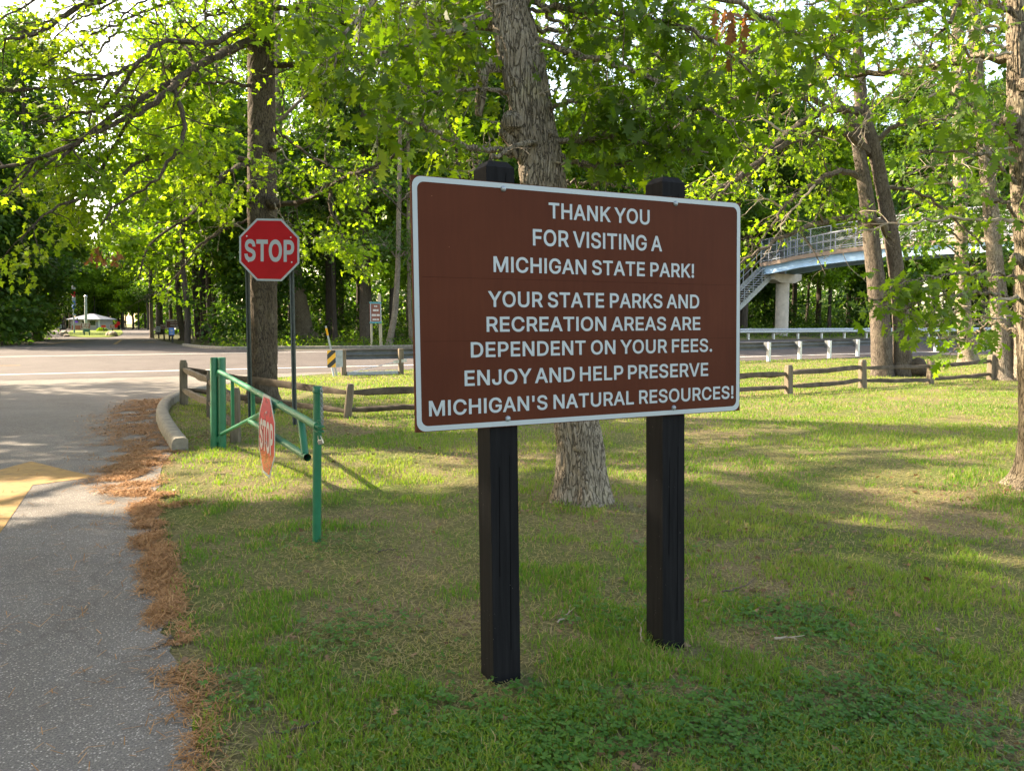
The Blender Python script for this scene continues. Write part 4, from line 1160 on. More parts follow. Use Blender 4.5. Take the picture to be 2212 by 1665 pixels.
# ------------------------------------------------------------------ trees
T_OAK = np.array([(0, 0, 0), (.035, .02, 0), (.05, .16, 0), (.24, .26, 0), (.10, .36, 0), (.36, .56, 0), (.12, .60, 0), (.27, .84, 0), (.08, .82, 0), (0, 1, 0)])
T_OAK = np.vstack([T_OAK, [(-x, y, z) for x, y, z in T_OAK[-2:0:-1]]])
T_MID = np.array([(0, 0, 0), (.30, .22, 0), (.12, .38, 0), (.40, .60, 0), (.13, .70, 0), (0, 1, 0), (-.13, .70, 0), (-.40, .60, 0), (-.12, .38, 0), (-.30, .22, 0)])
T_FAR = np.array([(0, 0, 0), (.34, .45, 0), (0, 1, 0), (-.34, .45, 0)])
for T_ in (T_OAK, T_MID, T_FAR):
    T_[:, 2] = -.30 * np.abs(T_[:, 0]) - .22 * T_[:, 1] ** 2

def leafgeo(P, A, Nv, S, T):
    n, k = len(P), len(T)
    A = A / (np.linalg.norm(A, axis=1)[:, None] + 1e-9)
    Nv = Nv - A * np.sum(Nv * A, axis=1)[:, None]; Nv = Nv / (np.linalg.norm(Nv, axis=1)[:, None] + 1e-9)
    B = np.cross(A, Nv)
    V = P[:, None, :] + S[:, None, None] * (T[None, :, 0, None] * B[:, None, :] + T[None, :, 1, None] * A[:, None, :] + T[None, :, 2, None] * Nv[:, None, :])
    return V.reshape(-1, 3), np.arange(n * k), np.arange(n) * k

LIT_PX = [[(-400, 1050), (60, 1043), (230, 1040), (330, 1020), (520, 1003), (700, 1050), (640, 1080), (420, 1075), (340, 1095), (230, 1105), (60, 1112), (-400, 1130)],
          [(345, 985), (460, 975), (720, 960), (860, 980), (1040, 965), (1200, 960), (1200, 1000), (1000, 1060), (800, 1050), (560, 1012), (340, 1010)],
          [(700, 892), (860, 880), (1010, 905), (1100, 930), (900, 935), (760, 920)],
          [(1300, 985), (1420, 955), (1480, 985), (1500, 1030), (1400, 1050), (1310, 1030)],
          [(1440, 868), (1800, 850), (2230, 843), (2260, 880), (1950, 893), (1700, 905), (1440, 905)],
          [(1480, 935), (1640, 905), (1760, 932), (2000, 950), (2250, 958), (2260, 980), (2050, 990), (1850, 985), (1700, 1012), (1500, 1035)],
          [(1820, 1040), (2000, 1015), (2220, 1005), (2200, 1065), (1960, 1080)],
          [(440, 832), (760, 806), (920, 800), (920, 850), (700, 850), (600, 862)]]
LIT = [[gnd(*p)[:2] for p in L] for L in LIT_PX]

def sun_foot(P):
    t = P[:, 2] / math.tan(SUN_EL)
    return P[:, 0] + SUN_D[0] * t, P[:, 1] + SUN_D[1] * t

def lit_mask(P, margin=0):
    x, y = sun_foot(P)
    r = np.zeros(len(P), bool)
    for L in LIT:
        r |= pip(x, y, L)
        if margin:
            for a in range(6): r |= pip(x + margin * math.cos(a * 1.047), y + margin * math.sin(a * 1.047), L)
    return r

def to_px(P):
    d = P - CAM; z = d @ _f
    return CX + F * d[:, 0] / z, CY - F * (d @ _u) / z, z

class Tree:
    def __init__(s, name, label, base, barkm, leafm, T, size, seed, group=None, twigm=None):
        s.root = thing(name, label, 'tree', base, group)
        s.r = np.random.RandomState(seed); s.bm, s.lm, s.T, s.size = barkm, leafm, T, size
        s.tr = MB(); s.br = MB(); s.LP = []; s.LD = []; s.twm = twigm or barkm
        s.dead = MB()
    def trunk(s, P, R, n=80, sides=20, ridge=0.0, flare=0.0):
        Q = spline(np.column_stack([P, R]), n)
        C_, R_ = Q[:, :3], Q[:, 3]
        k = len(C_)
        th = np.linspace(0, 2 * np.pi, sides, endpoint=False)
        J = np.ones((k, sides))
        z = C_[:, 2] - C_[0, 2]
        for f_, a_, ph in ((2, .05, s.r.rand() * 6), (3, .045, s.r.rand() * 6), (5, .03, s.r.rand() * 6)):
            J += a_ * np.sin(f_ * th[None, :] + ph + np.sin(z[:, None] * .9 + ph) * .8)
        if flare:
            J += flare * np.exp(-z[:, None] / .22) * (1 + .45 * np.sin(5 * th[None, :] + s.r.rand() * 6))
        if ridge:
            nt_ = 30; g = s.r.rand(400, nt_)
            u = (th / (2 * np.pi) * nt_)[None, :] + .9 * np.sin(z[:, None] * 5.0) + .5 * np.sin(z[:, None] * 13 + 1) + 0 * z[:, None]; w = (z[:, None] / .16) + 0 * u
            i = np.floor(u).astype(int); j = np.floor(w).astype(int); a = u - i; b = w - j
            G = lambda p, q: g[q % 400, p % nt_]
            v_ = (G(i, j) * (1 - a) + G(i + 1, j) * a) * (1 - b) + (G(i, j + 1) * (1 - a) + G(i + 1, j + 1) * a) * b
            rd = 1 - np.abs(2 * v_ - 1) * 1.0
            J += ridge / R_[:, None] * (np.clip((.93 - rd) * 3.5, 0, 1) - .6) + s.r.normal(0, ridge * .10, (k, sides)) / R_[:, None]
        s.tr.tube(C_, R_, sides, jitter=J)
        s.path = C_; s.rad = R_
        return s
    def knot(s, c, r, seed=0):
        q = np.random.RandomState(seed); V = []
        n_, m_ = 12, 8
        for i in range(m_ + 1):
            for j in range(n_):
                ph, th = math.pi * i / m_, 2 * math.pi * j / n_
                V.append(np.asarray(c) + np.array([math.sin(ph) * math.cos(th), math.sin(ph) * math.sin(th), math.cos(ph)]) * r * (1 + q.normal(0, .10)))
        s.tr.add(V, [(i * n_ + j, (i + 1) * n_ + j, (i + 1) * n_ + (j + 1) % n_, i * n_ + (j + 1) % n_) for i in range(m_) for j in range(n_)])
    def wander(s, p, d, L, n, wig, grav):
        P = [np.asarray(p, float)]; d = unit(d)
        for i in range(n):
            d = unit(d + s.r.normal(0, wig, 3) + np.array([0, 0, grav]))
            P.append(P[-1] + d * L / n)
        return np.array(P)
    def leaves_on(s, P, dens, spread=.10):
        L_ = np.linalg.norm(np.diff(P, axis=0), axis=1).sum(); m_ = max(2, int(L_ * dens))
        t = (.15 + .85 * s.r.rand(m_) ** .8) * (len(P) - 1); i = np.minimum(t.astype(int), len(P) - 2)
        q = P[i] + (P[i + 1] - P[i]) * (t - i)[:, None]; tg = P[i + 1] - P[i]; tg = tg / (np.linalg.norm(tg, axis=1)[:, None] + 1e-9)
        s.LP.append(q + s.r.normal(0, spread, (m_, 3)) * [1, 1, .7]); s.LD.append(tg * .5 + s.r.normal(0, .6, (m_, 3)) + [0, 0, -.25])
    def sprout(s, P, r0, n, L, lv, dens, t0=.15, up=.12, grav=-.02, side=4, out=.9):
        tg = np.gradient(P, axis=0); k = len(P)
        for _ in range(n):
            t = (t0 + (1 - t0) * s.r.rand()) * (k - 1); i = min(int(t), k - 2)
            p = P[i] + (P[i + 1] - P[i]) * (t - i)
            d = unit(unit(tg[i]) * .55 + unit(s.r.normal(0, 1, 3) * [1, 1, .75]) * out + [0, 0, up])
            l = s.r.uniform(*L) * (1.15 - .5 * t / (k - 1))
            r_ = max(.004, r0 * (.30 + .3 * s.r.rand()) * (1.1 - .6 * t / (k - 1)))
            Q = s.wander(p, d, l, 6, .20, grav)
            s.br.tube(Q, np.linspace(r_, r_ * .28, 7), side, cap=False)
            if lv > 1: s.sprout(Q, r_, max(3, int(l * 4.2)), (l * .28, l * .55), lv - 1, dens, .2, up * .6, grav, 3, out)
            s.leaves_on(Q[2:], dens * (1.0 if lv == 1 else .5))
    def limb(s, P, r0, r1, n=10, L=(.6, 1.6), lv=2, dens=22, t0=.15, n_pts=28, up=.1, grav=-.02, side=8, leafless=False, wob=.015):
        Q = spline(P, n_pts); Q[1:-1] += s.r.normal(0, wob, (len(Q) - 2, 3))
        R_ = np.linspace(r0, r1, n_pts)
        (s.dead if leafless else s.tr).tube(Q, R_, side, jitter=1 + s.r.normal(0, .07, (n_pts, side)))
        if n and not leafless: s.sprout(Q, (r0 + r1) / 2, n, L, lv, dens, t0, up, grav)
        if leafless and n:
            for _ in range(n):
                i = s.r.randint(n_pts // 4, n_pts - 1); d = unit((Q[i] - Q[i - 1]) / np.linalg.norm(Q[i] - Q[i - 1]) + s.r.normal(0, .6, 3))
                W_ = s.wander(Q[i], d, s.r.uniform(*L), 6, .28, .0); s.dead.tube(W_, np.linspace(max(.004, R_[i] * .5), .002, 7), 4, cap=False)
        return Q
    def clumps(s, centres, n, sig, dens_dir=(0, 0, 0)):
        for c in centres:
            q = s.r.normal(0, 1, (n, 3)) * sig
            s.LP.append(np.asarray(c) + q); s.LD.append(q / (np.linalg.norm(q, axis=1)[:, None] + 1e-6) * .6 + s.r.normal(0, .7, (n, 3)) + [0, 0, -.2])
    def finish(s, carve=0.0, hide=None, tintbias=.0, keep=None):
        o1 = s.tr.build('trunk', MT[s.bm], s.root, True)
        if s.br.n: s.br.build('branches', MT[s.twm], s.root, True)
        if s.dead.n: s.dead.build('bare_branches', MT['twig_pale'], s.root, True)
        if not s.LP: return s.root
        P = np.vstack(s.LP); D = np.vstack(s.LD)
        if carve:  # thins the crown along sun rays to the chosen lit patches
            kill = lit_mask(P, s.size * .9) & (s.r.rand(len(P)) < carve)
            if keep is not None:
                px, py, z = to_px(P); vis = (z > .3) & (px > -30) & (px < 2240) & (py > -30)
                kill &= ~(vis & (s.r.rand(len(P)) < keep))
            P, D = P[~kill], D[~kill]
        if hide is not None:
            k = ~hide(P); P, D = P[k], D[k]
        n = len(P)
        Nv = s.r.normal(0, .55, (n, 3)) + [0, 0, 1.0]
        S = s.size * np.clip(s.r.normal(1, .22, n), .5, 1.5)
        V, lo, stt = leafgeo(P, D, Nv, S, s.T)
        cl = vnoise(P[:, 0] + P[:, 2] * .7, P[:, 1] - P[:, 2] * .5, .8, 7)
        tint = np.clip(.5 * s.r.rand(n) + .55 * cl + tintbias, 0, 1)
        me = fastmesh('crown', V - np.array(s.root.location), lo, stt, np.full(n, len(s.T)), False, np.repeat(tint, len(s.T)))
        link('crown', me, MT[s.lm], s.root)
        print('leaves', s.root.name, n)
        return s.root

def pxs(L, Y=None):
    return np.array([at(p[0], p[1], p[2] if len(p) > 2 else Y) for p in L])

# ---- oak behind the stop sign
Y1 = 16.0
b1_ = gnd(568, 868); Y1 = b1_[1]
def w1(px): return px / 2 * Y1 / F
T1_ = Tree('oak_tree', 'tall dark trunked oak with yellow green leaves directly behind the stop sign', b1_, 'bark_dark', 'leaf_yellow', T_MID, .118, 21)
P_ = np.vstack([b1_ - [0, 0, .1], b1_ + [0, 0, .25], pxs([(569, 760), (567, 600), (565, 440), (566, 280), (565, 120), (562, 0), (560, -160), (557, -420), (552, -760)], Y1)])
T1_.trunk(P_, [w1(66), w1(58), w1(56), w1(55), w1(60), w1(55), w1(52), w1(50), w1(44), w1(32), w1(8)], 420, 72, .012, .35)
T1_.knot(at(548, 432, Y1 - .22), .12, 1); T1_.knot(at(590, 438, Y1 - .2), .13, 2); T1_.knot(at(590, 318, Y1 - .15), .09, 3)
T1_.tr.tube(pxs([(585, 317), (600, 319), (612, 317)], Y1 - .2), [.055, .045, .015], 7)
LB = dict(dens=44, up=.05)
T1_.limb(pxs([(556, 70, Y1), (530, 95, Y1 - .6), (487, 112, Y1 - 1.2), (430, 140, Y1 - 1.8), (372, 178, Y1 - 2.2), (300, 215, 13.2), (235, 262, 12.8), (160, 312, 12.4), (70, 350, 12), (-60, 362, 11.6)]), .095, .022, 26, (.7, 1.9), **LB)
T1_.limb(pxs([(372, 178, Y1 - 2.2), (385, 215, 13.4), (396, 265, 13.1), (393, 305, 12.8), (368, 345, 12.6), (322, 400, 12.3), (255, 440, 12.1), (215, 490, 12.0)]), .048, .012, 14, (.5, 1.3), **LB)
T1_.limb(pxs([(380, 180, 13.6), (330, 225, 13.2), (270, 255, 12.9), (200, 290, 12.6), (110, 350, 12.2), (10, 430, 11.8)]), .06, .012, 14, (.5, 1.3), **LB)
T1_.limb(pxs([(556, 35, Y1), (500, 75, 15), (440, 95, 14.4), (350, 90, 13.6), (300, 135, 13.0), (225, 165, 12.6), (110, 188, 12.2), (-20, 200, 11.8)]), .06, .014, 20, (.6, 1.6), **LB)
T1_.limb(pxs([(556, -120, Y1), (420, -70, 14.4), (240, -10, 13.2), (150, 25, 12.6), (90, 70, 12.2), (10, 85, 11.8)]), .07, .02, 20, (.6, 1.7), **LB)
T1_.limb(pxs([(540, 184, Y1 - .2), (470, 178, 15.2), (400, 183, 14.8), (365, 188, 14.4)]), .035, .012, 6, (.4, 1.0), **LB)
T1_.limb(pxs([(545, 352, Y1 - .1), (510, 362, 15.4), (480, 380, 15.0), (455, 415, 14.6), (420, 460, 14.2), (330, 520, 13.8), (300, 600, 13.4)]), .06, .012, 16, (.5, 1.5), **LB)
T1_.limb(pxs([(590, 442, Y1 - .2), (640, 438, 15.4), (690, 420, 15.0), (740, 385, 14.7), (790, 368, 14.4), (850, 340, 14.2), (890, 300, 14)]), .06, .015, 16, (.5, 1.4), **LB)
T1_.limb(pxs([(715, 405, 14.9), (712, 450, 14.7), (735, 490, 14.5), (745, 540, 14.3), (800, 600, 14.1)]), .035, .008, 9, (.4, 1.2), **LB)
T1_.limb(pxs([(588, 280, Y1 - .2), (650, 322, 15.4), (720, 365, 15.0), (800, 390, 14.6), (880, 470, 14.3)]), .035, .01, 14, (.5, 1.3), **LB)
T1_.limb(pxs([(590, 140, Y1), (650, 142, 15.6), (712, 135, 15.2), (790, 132, 14.8), (850, 125, 14.5), (930, 170, 14.1)]), .065, .02, 20, (.6, 1.6), **LB)
T1_.limb(pxs([(585, 20, Y1), (660, 20, 15.6), (740, 50, 15.2), (830, 60, 14.8), (900, 110, 14.4)]), .06, .02, 20, (.6, 1.6), **LB)
T1_.limb(pxs([(545, 470, Y1), (480, 500, 15.6), (420, 540, 15.2), (380, 600, 14.9), (330, 640, 14.6)]), .03, .008, 14, (.5, 1.4), **LB)
T1_.limb(pxs([(590, 480, Y1), (650, 500, 15.6), (720, 520, 15.2), (800, 560, 14.9)]), .03, .008, 12, (.4, 1.2), **LB)
T1_.limb(pxs([(546, 350, Y1), (440, 330, 14.6), (330, 340, 13.6), (230, 400, 12.8), (120, 450, 12.2), (40, 520, 11.8)]), .05, .012, 20, (.5, 1.5), **LB)
for L_ in ([(556, -60, Y1), (440, -20, 14.6), (330, 20, 13.8), (230, 60, 13.2), (150, 110, 12.8), (60, 150, 12.4)], [(556, -200, Y1), (380, -150, 14), (200, -80, 13), (60, 10, 12.4), (-40, 60, 12)], [(300, 140, 13), (220, 230, 12.8), (150, 250, 12.6), (80, 270, 12.4)], [(430, 150, 14.2), (380, 80, 14.6), (310, 40, 14.6), (230, 20, 14.4)], [(556, -40, Y1), (480, 20, 15.6), (420, 60, 15.2), (340, 180, 14.8)], [(590, -60, Y1), (660, -40, 15.4), (760, 0, 15), (860, 20, 14.6)], [(300, 215, 13.2), (240, 330, 13.4), (200, 400, 13.4), (150, 470, 13.2)]):
    T1_.limb(pxs(L_), .035, .010, 18, (.5, 1.5), **LB)
for L_ in ([(420, -60, 14), (330, -10, 13.4), (240, 50, 13), (170, 70, 12.6)], [(300, -30, 13.4), (220, 20, 13), (140, 60, 12.7), (90, 120, 12.4)], [(260, 60, 13.2), (200, 120, 13), (130, 140, 12.7)], [(240, 170, 13.4), (200, 230, 13.3), (190, 300, 13.2), (200, 360, 13.2)], [(500, 30, 15.4), (440, 30, 15), (380, 20, 14.6)], [(620, -40, 15.8), (640, 40, 15.4), (700, 90, 15)]):
    T1_.limb(pxs(L_), .022, .007, 20, (.5, 1.3), **LB)
for L_ in ([(545, 520), (500, 480), (455, 510), (420, 500)], [(592, 440), (610, 470), (640, 490)], [(548, 390), (520, 400), (490, 450), (470, 455)], [(590, 300), (640, 360), (700, 400), (730, 470)]):
    T1_.limb(pxs(L_, Y1 - .4), .018, .004, 4, (.3, .9), leafless=True, side=5)
for z_, a_, l_ in ((8.5, 1.2, 4), (9, 4.6, 4.5), (9.6, 2.9, 4.5), (10.2, .2, 4), (11, 5.6, 3.5), (11.8, 3.7, 3.5), (12.5, 1.8, 3), (13, 0, 2.5)):
    p = at(558, -300, Y1); p[2] = z_
    T1_.limb([p, p + np.array([math.cos(a_) * l_ * .5, math.sin(a_) * l_ * .5, .8]), p + np.array([math.cos(a_) * l_, math.sin(a_) * l_, .6])], .10, .03, 11, (.7, 1.8), 2, 9)
def hideA(P):
    # the open view down the entrance road stays open
    px, py, z = to_px(P)
    return ((px > 95) & (px < 330) & (py > 560)) | ((py > 650) & (px < 470)) | ((py > 610) & (px > 440))
T1_.finish(carve=.9, hide=hideA, tintbias=.05, keep=.06)

# ---- central oak behind the park sign
b2_ = gnd(1252, 1078); Y2 = b2_[1]
def w2(px): return px / 2 * Y2 / F
T2_ = Tree('oak_tree', 'leaning grey barked oak with large lobed leaves right behind the brown park sign', b2_, 'bark_grey', 'leaf_green', T_OAK, .138, 33)
P2_ = np.vstack([b2_ - [0, 0, .08], b2_ + [0, 0, .12], pxs([(1250, 960), (1238, 880), (1212, 640), (1180, 450), (1166, 360), (1148, 250), (1130, 150), (1108, 60), (1088, -20), (1060, -160), (1030, -400), (1000, -800)], Y2)])
T2_.trunk(P2_, [w2(118), w2(104), w2(94), w2(90), w2(88), w2(92), w2(90), w2(86), w2(88), w2(84), w2(78), w2(64), w2(44), w2(10)], 520, 96, .013, .30)
T2_.knot(at(1107, 268, Y2 - .10), .115, 4); T2_.knot(at(1186, 292, Y2 - .08), .06, 5)
T2_.tr.tube(pxs([(1125, 143), (1080, 139), (1045, 141), (1028, 144)], Y2 - .05), [.085, .075, .068, .055], 10, jitter=1 + T2_.r.normal(0, .08, (4, 10)))
T2_.tr.tube(pxs([(1045, 150), (1040, 185), (1037, 225), (1033, 250)], Y2 - .08), [.045, .052, .048, .03], 9, jitter=1 + T2_.r.normal(0, .08, (4, 9)))
T2_.tr.tube(pxs([(1050, 268), (1075, 272), (1095, 292), (1110, 320), (1118, 345)], Y2 - .1), [.03, .045, .05, .04, .012], 8)
LG = dict(dens=32, up=.0, grav=-.05)
T2_.limb(pxs([(1180, 305, Y2), (1130, 310, Y2 - .3), (1060, 345, Y2 - .5), (1025, 365, Y2 - .6), (1005, 420, Y2 - .7)]), .03, .010, 7, (.25, .6), **LG)
T2_.limb(pxs([(1110, 330, Y2), (1040, 325, Y2 - .4), (970, 300, Y2 - .7), (900, 268, Y2 - .9), (820, 250, Y2 - 1)]), .03, .008, 16, (.25, .6), **LG)
T2_.limb(pxs([(1085, 20, Y2), (1000, 60, Y2 - .3), (930, 80, Y2 - .5), (840, 110, Y2 - .7), (770, 190, Y2 - .8)]), .03, .008, 16, (.3, .7), **LG)
T2_.limb(pxs([(1105, 80, Y2 + .1), (1060, 62, Y2 + .3), (970, 68, Y2 + .6), (880, 60, Y2 + .9)]), .06, .03, 14, (.3, .7), **LG)
T2_.limb(pxs([(1190, 300, Y2), (1260, 305, Y2 - .2), (1340, 300, Y2 - .4), (1430, 315, Y2 - .6), (1530, 330, Y2 - .8)]), .03, .008, 18, (.25, .65), **LG)
T2_.limb(pxs([(1205, 345, Y2), (1270, 352, Y2 - .2), (1340, 357, Y2 - .3), (1400, 345, Y2 - .5)]), .022, .006, 6, (.2, .5), **LG)
T2_.limb(pxs([(1150, 90, Y2), (1260, 120, Y2 - .2), (1370, 150, Y2 - .5), (1480, 210, Y2 - .7), (1580, 270, Y2 - .9)]), .035, .008, 20, (.3, .7), **LG)
T2_.limb(pxs([(1130, 0, Y2), (1250, 25, Y2 - .2), (1400, 40, Y2 - .4), (1540, 90, Y2 - .6), (1640, 170, Y2 - .8)]), .035, .008, 20, (.3, .75), **LG)
T2_.limb(pxs([(1090, -100, Y2), (1300, -80, Y2 - .3), (1500, -30, Y2 - .5), (1680, 50, Y2 - .7), (1790, 130, Y2 - .8)]), .04, .010, 20, (.3, .8), **LG)
T2_.limb(pxs([(1060, -120, Y2), (960, -90, Y2 - .3), (850, -30, Y2 - .6), (760, 50, Y2 - .9), (720, 150, Y2 - 1)]), .035, .010, 16, (.3, .8), **LG)
T2_.limb(pxs([(1200, 400, Y2 + .1), (1260, 395, Y2 + .2), (1330, 400, Y2 + .3), (1400, 410, Y2 + .3)]), .02, .006, 8, (.25, .5), **LG)
for L_ in ([(1130, 60, Y2), (1230, 70, Y2 + .3), (1350, 90, Y2 + .5), (1450, 140, Y2 + .6), (1530, 220, Y2 + .7)], [(1100, -60, Y2), (1220, -40, Y2 - .2), (1350, -20, Y2 - .4), (1450, 40, Y2 - .5)], [(1170, 230, Y2), (1250, 220, Y2 - .3), (1340, 230, Y2 - .5), (1440, 260, Y2 - .6)], [(1120, 200, Y2), (1040, 190, Y2 - .3), (960, 200, Y2 - .5), (880, 190, Y2 - .6)], [(1085, -30, Y2), (1000, -10, Y2 + .2), (900, 0, Y2 + .3), (800, 30, Y2 + .4)]):
    T2_.limb(pxs(L_), .022, .006, 16, (.3, .7), **LG)
for L_ in ([(1140, -40, Y2), (1230, -10, Y2 + .8), (1330, 20, Y2 + 1.2), (1420, 90, Y2 + 1.5)], [(1150, 20, Y2), (1220, 60, Y2 + .8), (1300, 150, Y2 + 1.2), (1350, 210, Y2 + 1.4)], [(1300, -60, Y2 + .6), (1450, -20, Y2 + 1), (1560, 30, Y2 + 1.2), (1680, 60, Y2 + 1.4)], [(1080, -60, Y2 + .6), (960, -20, Y2 + 1), (860, 40, Y2 + 1.2), (800, 120, Y2 + 1.4)]):
    T2_.limb(pxs(L_), .02, .006, 18, (.35, .8), **LG)
for L_ in ([(1095, 12), (1010, 35), (930, 60), (880, 75)], [(1170, 20), (1230, 30), (1310, 60), (1380, 70)], [(1165, 205), (1230, 185), (1290, 170)], [(1200, 350), (1260, 352), (1290, 365), (1375, 352)], [(1106, 318), (1080, 322), (1030, 335), (950, 320)], [(1150, 100), (1200, 80), (1260, 30)]):
    T2_.limb(pxs(L_, Y2 - .15), .011, .003, 5, (.15, .45), leafless=True, side=5)
for z_, a_, l_ in ((5.6, 1.0, 3), (6.2, 3.4, 3), (6.8, 5.4, 2.8), (7.6, 2.2, 2.8), (8.4, 4.4, 2.4), (9.2, .4, 2.2)):
    p = at(1030, -400, Y2); p[2] = z_
    T2_.limb([p, p + np.array([math.cos(a_) * l_ * .5, math.sin(a_) * l_ * .5, .6]), p + np.array([math.cos(a_) * l_, math.sin(a_) * l_, .5])], .07, .02, 10, (.5, 1.2), 2, 9)
def hideB(P):
    px, py, z = to_px(P)
    cxs = np.interp(py, [0, 60, 150, 250, 360, 450], [1098, 1110, 1132, 1148, 1166, 1180])
    front = (z < Y2 + .1) & (np.abs(px - cxs) < 62) & (np.random.RandomState(2).rand(len(P)) < .93)
    return ((py > 385) & (px > 860) & (z < 7.6)) | front | ((px > 1640) & (py > 230) & (z < 8)) | ((px > 1600) & (py > 330) & (z < 8))
T2_.finish(carve=.9, hide=hideB, keep=.7)
dl_ = MB(); q_ = np.random.RandomState(3); n = 26
P = at(1580, 55, Y2 - .5) + q_.normal(0, 1, (n, 3)) * [.06, .05, .11]
V_, lo_, st_i = leafgeo(P, q_.normal(0, .4, (n, 3)) + [0, 0, -1], q_.normal(0, 1, (n, 3)), np.full(n, .14), T_OAK)
tag(link('dead_leaf_cluster', fastmesh('dead_leaf_cluster', V_, lo_, st_i, np.full(n, len(T_OAK)), False, np.repeat(q_.rand(n), len(T_OAK))), MT['leaf_brown']), 'hanging cluster of dead rust brown oak leaves under green foliage', 'leaves')
for k, (px, py, Yk, lb) in enumerate(((205, 588, 12.0, 'small clump of dead brown leaves hanging above the entrance road'), (248, 600, 12.2, 'reddish dead leaf clump on a drooping twig beside the brown one'))):
    n = 14
    P = at(px, py - 40, Yk) + q_.normal(0, 1, (n, 3)) * [.06, .06, .07]
    V_, lo_, st_i = leafgeo(P, q_.normal(0, .4, (n, 3)) + [0, 0, -1], q_.normal(0, 1, (n, 3)), np.full(n, .11), T_MID)
    tag(link('dead_leaf_cluster', fastmesh('dead_leaf_cluster', V_, lo_, st_i, np.full(n, len(T_MID)), False, np.repeat(q_.rand(n), len(T_MID))), MT['leaf_brown']), lb, 'leaves')

# ---- slim tree at the right edge
b3_ = gnd(2242, 1052); Y3 = b3_[1]
def w3(px): return px / 2 * Y3 / F
T3_ = Tree('oak_tree', 'slim pale barked oak with a burl and bare twigs at the right edge', b3_, 'bark_pale', 'leaf_green', T_OAK, .132, 44)
P3_ = np.vstack([b3_ - [0, 0, .08], b3_ + [0, 0, .2], pxs([(2238, 900), (2232, 760), (2224, 573), (2212, 420), (2206, 300), (2202, 220), (2197, 110), (2194, 0), (2188, -150), (2165, -400), (2160, -700)], Y3)])
T3_.trunk(P3_, [w3(100), w3(78), w3(64), w3(60), w3(54), w3(48), w3(46), w3(46), w3(38), w3(37), w3(32), w3(22), w3(6)], 460, 60, .009, .5)
T3_.knot(at(2180, 262, Y3 - .05), .085, 7); T3_.knot(at(2216, 185, Y3 - .1), .075, 8); T3_.knot(at(2194, 560, Y3 - .05), .06, 9)
LR = dict(dens=24, up=.0, grav=-.04)
T3_.limb(pxs([(2200, 645, Y3), (2120, 632, Y3 - .3), (2040, 640, Y3 - .5), (1960, 655, Y3 - .7), (1880, 645, Y3 - .9)]), .022, .006, 20, (.2, .55), **LR)
T3_.limb(pxs([(2195, 600, Y3), (2100, 590, Y3 - .3), (2000, 600, Y3 - .6), (1920, 625, Y3 - .8)]), .018, .005, 14, (.2, .5), **LR)
T3_.limb(pxs([(2190, 300, Y3), (2130, 260, Y3 - .2), (2070, 250, Y3 - .4), (1990, 275, Y3 - .6)]), .02, .006, 14, (.25, .6), **LR)
T3_.limb(pxs([(2195, 400, Y3), (2140, 340, Y3 - .2), (2070, 330, Y3 - .4), (1990, 330, Y3 - .6)]), .02, .006, 13, (.25, .6), **LR)
T3_.limb(pxs([(2200, 480, Y3), (2160, 430, Y3 - .5), (2120, 480, Y3 - .8)]), .02, .006, 6, (.2, .5), **LR)
T3_.limb(pxs([(2215, 120, Y3), (2100, 130, Y3 + .4), (1980, 152, Y3 + .8), (1880, 160, Y3 + 1.2), (1790, 165, Y3 + 1.5), (1730, 205, Y3 + 1.8), (1680, 265, Y3 + 2)]), .05, .012, 22, (.3, .8), **LR)
T3_.limb(pxs([(2180, 20, Y3), (2080, -10, Y3 - .3), (1960, 10, Y3 - .5), (1850, 60, Y3 - .7), (1760, 110, Y3 - .8)]), .03, .008, 24, (.3, .8), **LR)
T3_.limb(pxs([(2178, -80, Y3), (2020, -70, Y3 - .3), (1880, -40, Y3 - .6), (1740, 10, Y3 - .9)]), .03, .008, 22, (.3, .8), **LR)
T3_.limb(pxs([(2175, -30, Y3), (2120, -60, Y3 - .8), (2050, 40, Y3 - 1.2), (2000, 110, Y3 - 1.3)]), .03, .008, 14, (.3, .7), **LR)
T3_.limb(pxs([(2200, 720, Y3 + .1), (2150, 700, Y3 + .4), (2100, 720, Y3 + .8), (2060, 760, Y3 + 1)]), .018, .005, 9, (.2, .5), **LR)
for L_, r_ in (([(2195, 478), (2120, 476), (2050, 472), (1975, 480), (1900, 490), (1830, 520), (1780, 560)], .02), ([(2200, 645), (2120, 655), (2040, 690), (1990, 720)], .016), ([(2205, 688), (2130, 690), (2070, 720), (2030, 730)], .013), ([(2185, 112), (2110, 130), (2050, 165), (1980, 175)], .015), ([(2180, 60), (2110, 60), (2040, 85), (1960, 130)], .015), ([(2190, 320), (2120, 330), (2060, 355), (2010, 350)], .012), ([(2060, 180), (2000, 120), (1960, 60), (1975, 0)], .010), ([(1900, 180), (1880, 240), (1860, 300), (1840, 330)], .010), ([(2180, 100), (2090, 95), (2040, 60)], .010), ([(1960, 150), (1920, 90), (1935, 20)], .009)):
    T3_.limb(pxs(L_, Y3 - .2), r_, .003, 7, (.2, .6), leafless=True, side=5)
for z_, a_, l_ in ((5.0, 1.0, 2.5), (5.6, 3.4, 2.5), (6.4, 5.4, 2.3), (7.2, 2.2, 2.2)):
    p = at(2168, -300, Y3); p[2] = z_
    T3_.limb([p, p + np.array([math.cos(a_) * l_ * .5, math.sin(a_) * l_ * .5, .6]), p + np.array([math.cos(a_) * l_, math.sin(a_) * l_, .5])], .05, .02, 9, (.5, 1.2), 2, 9)
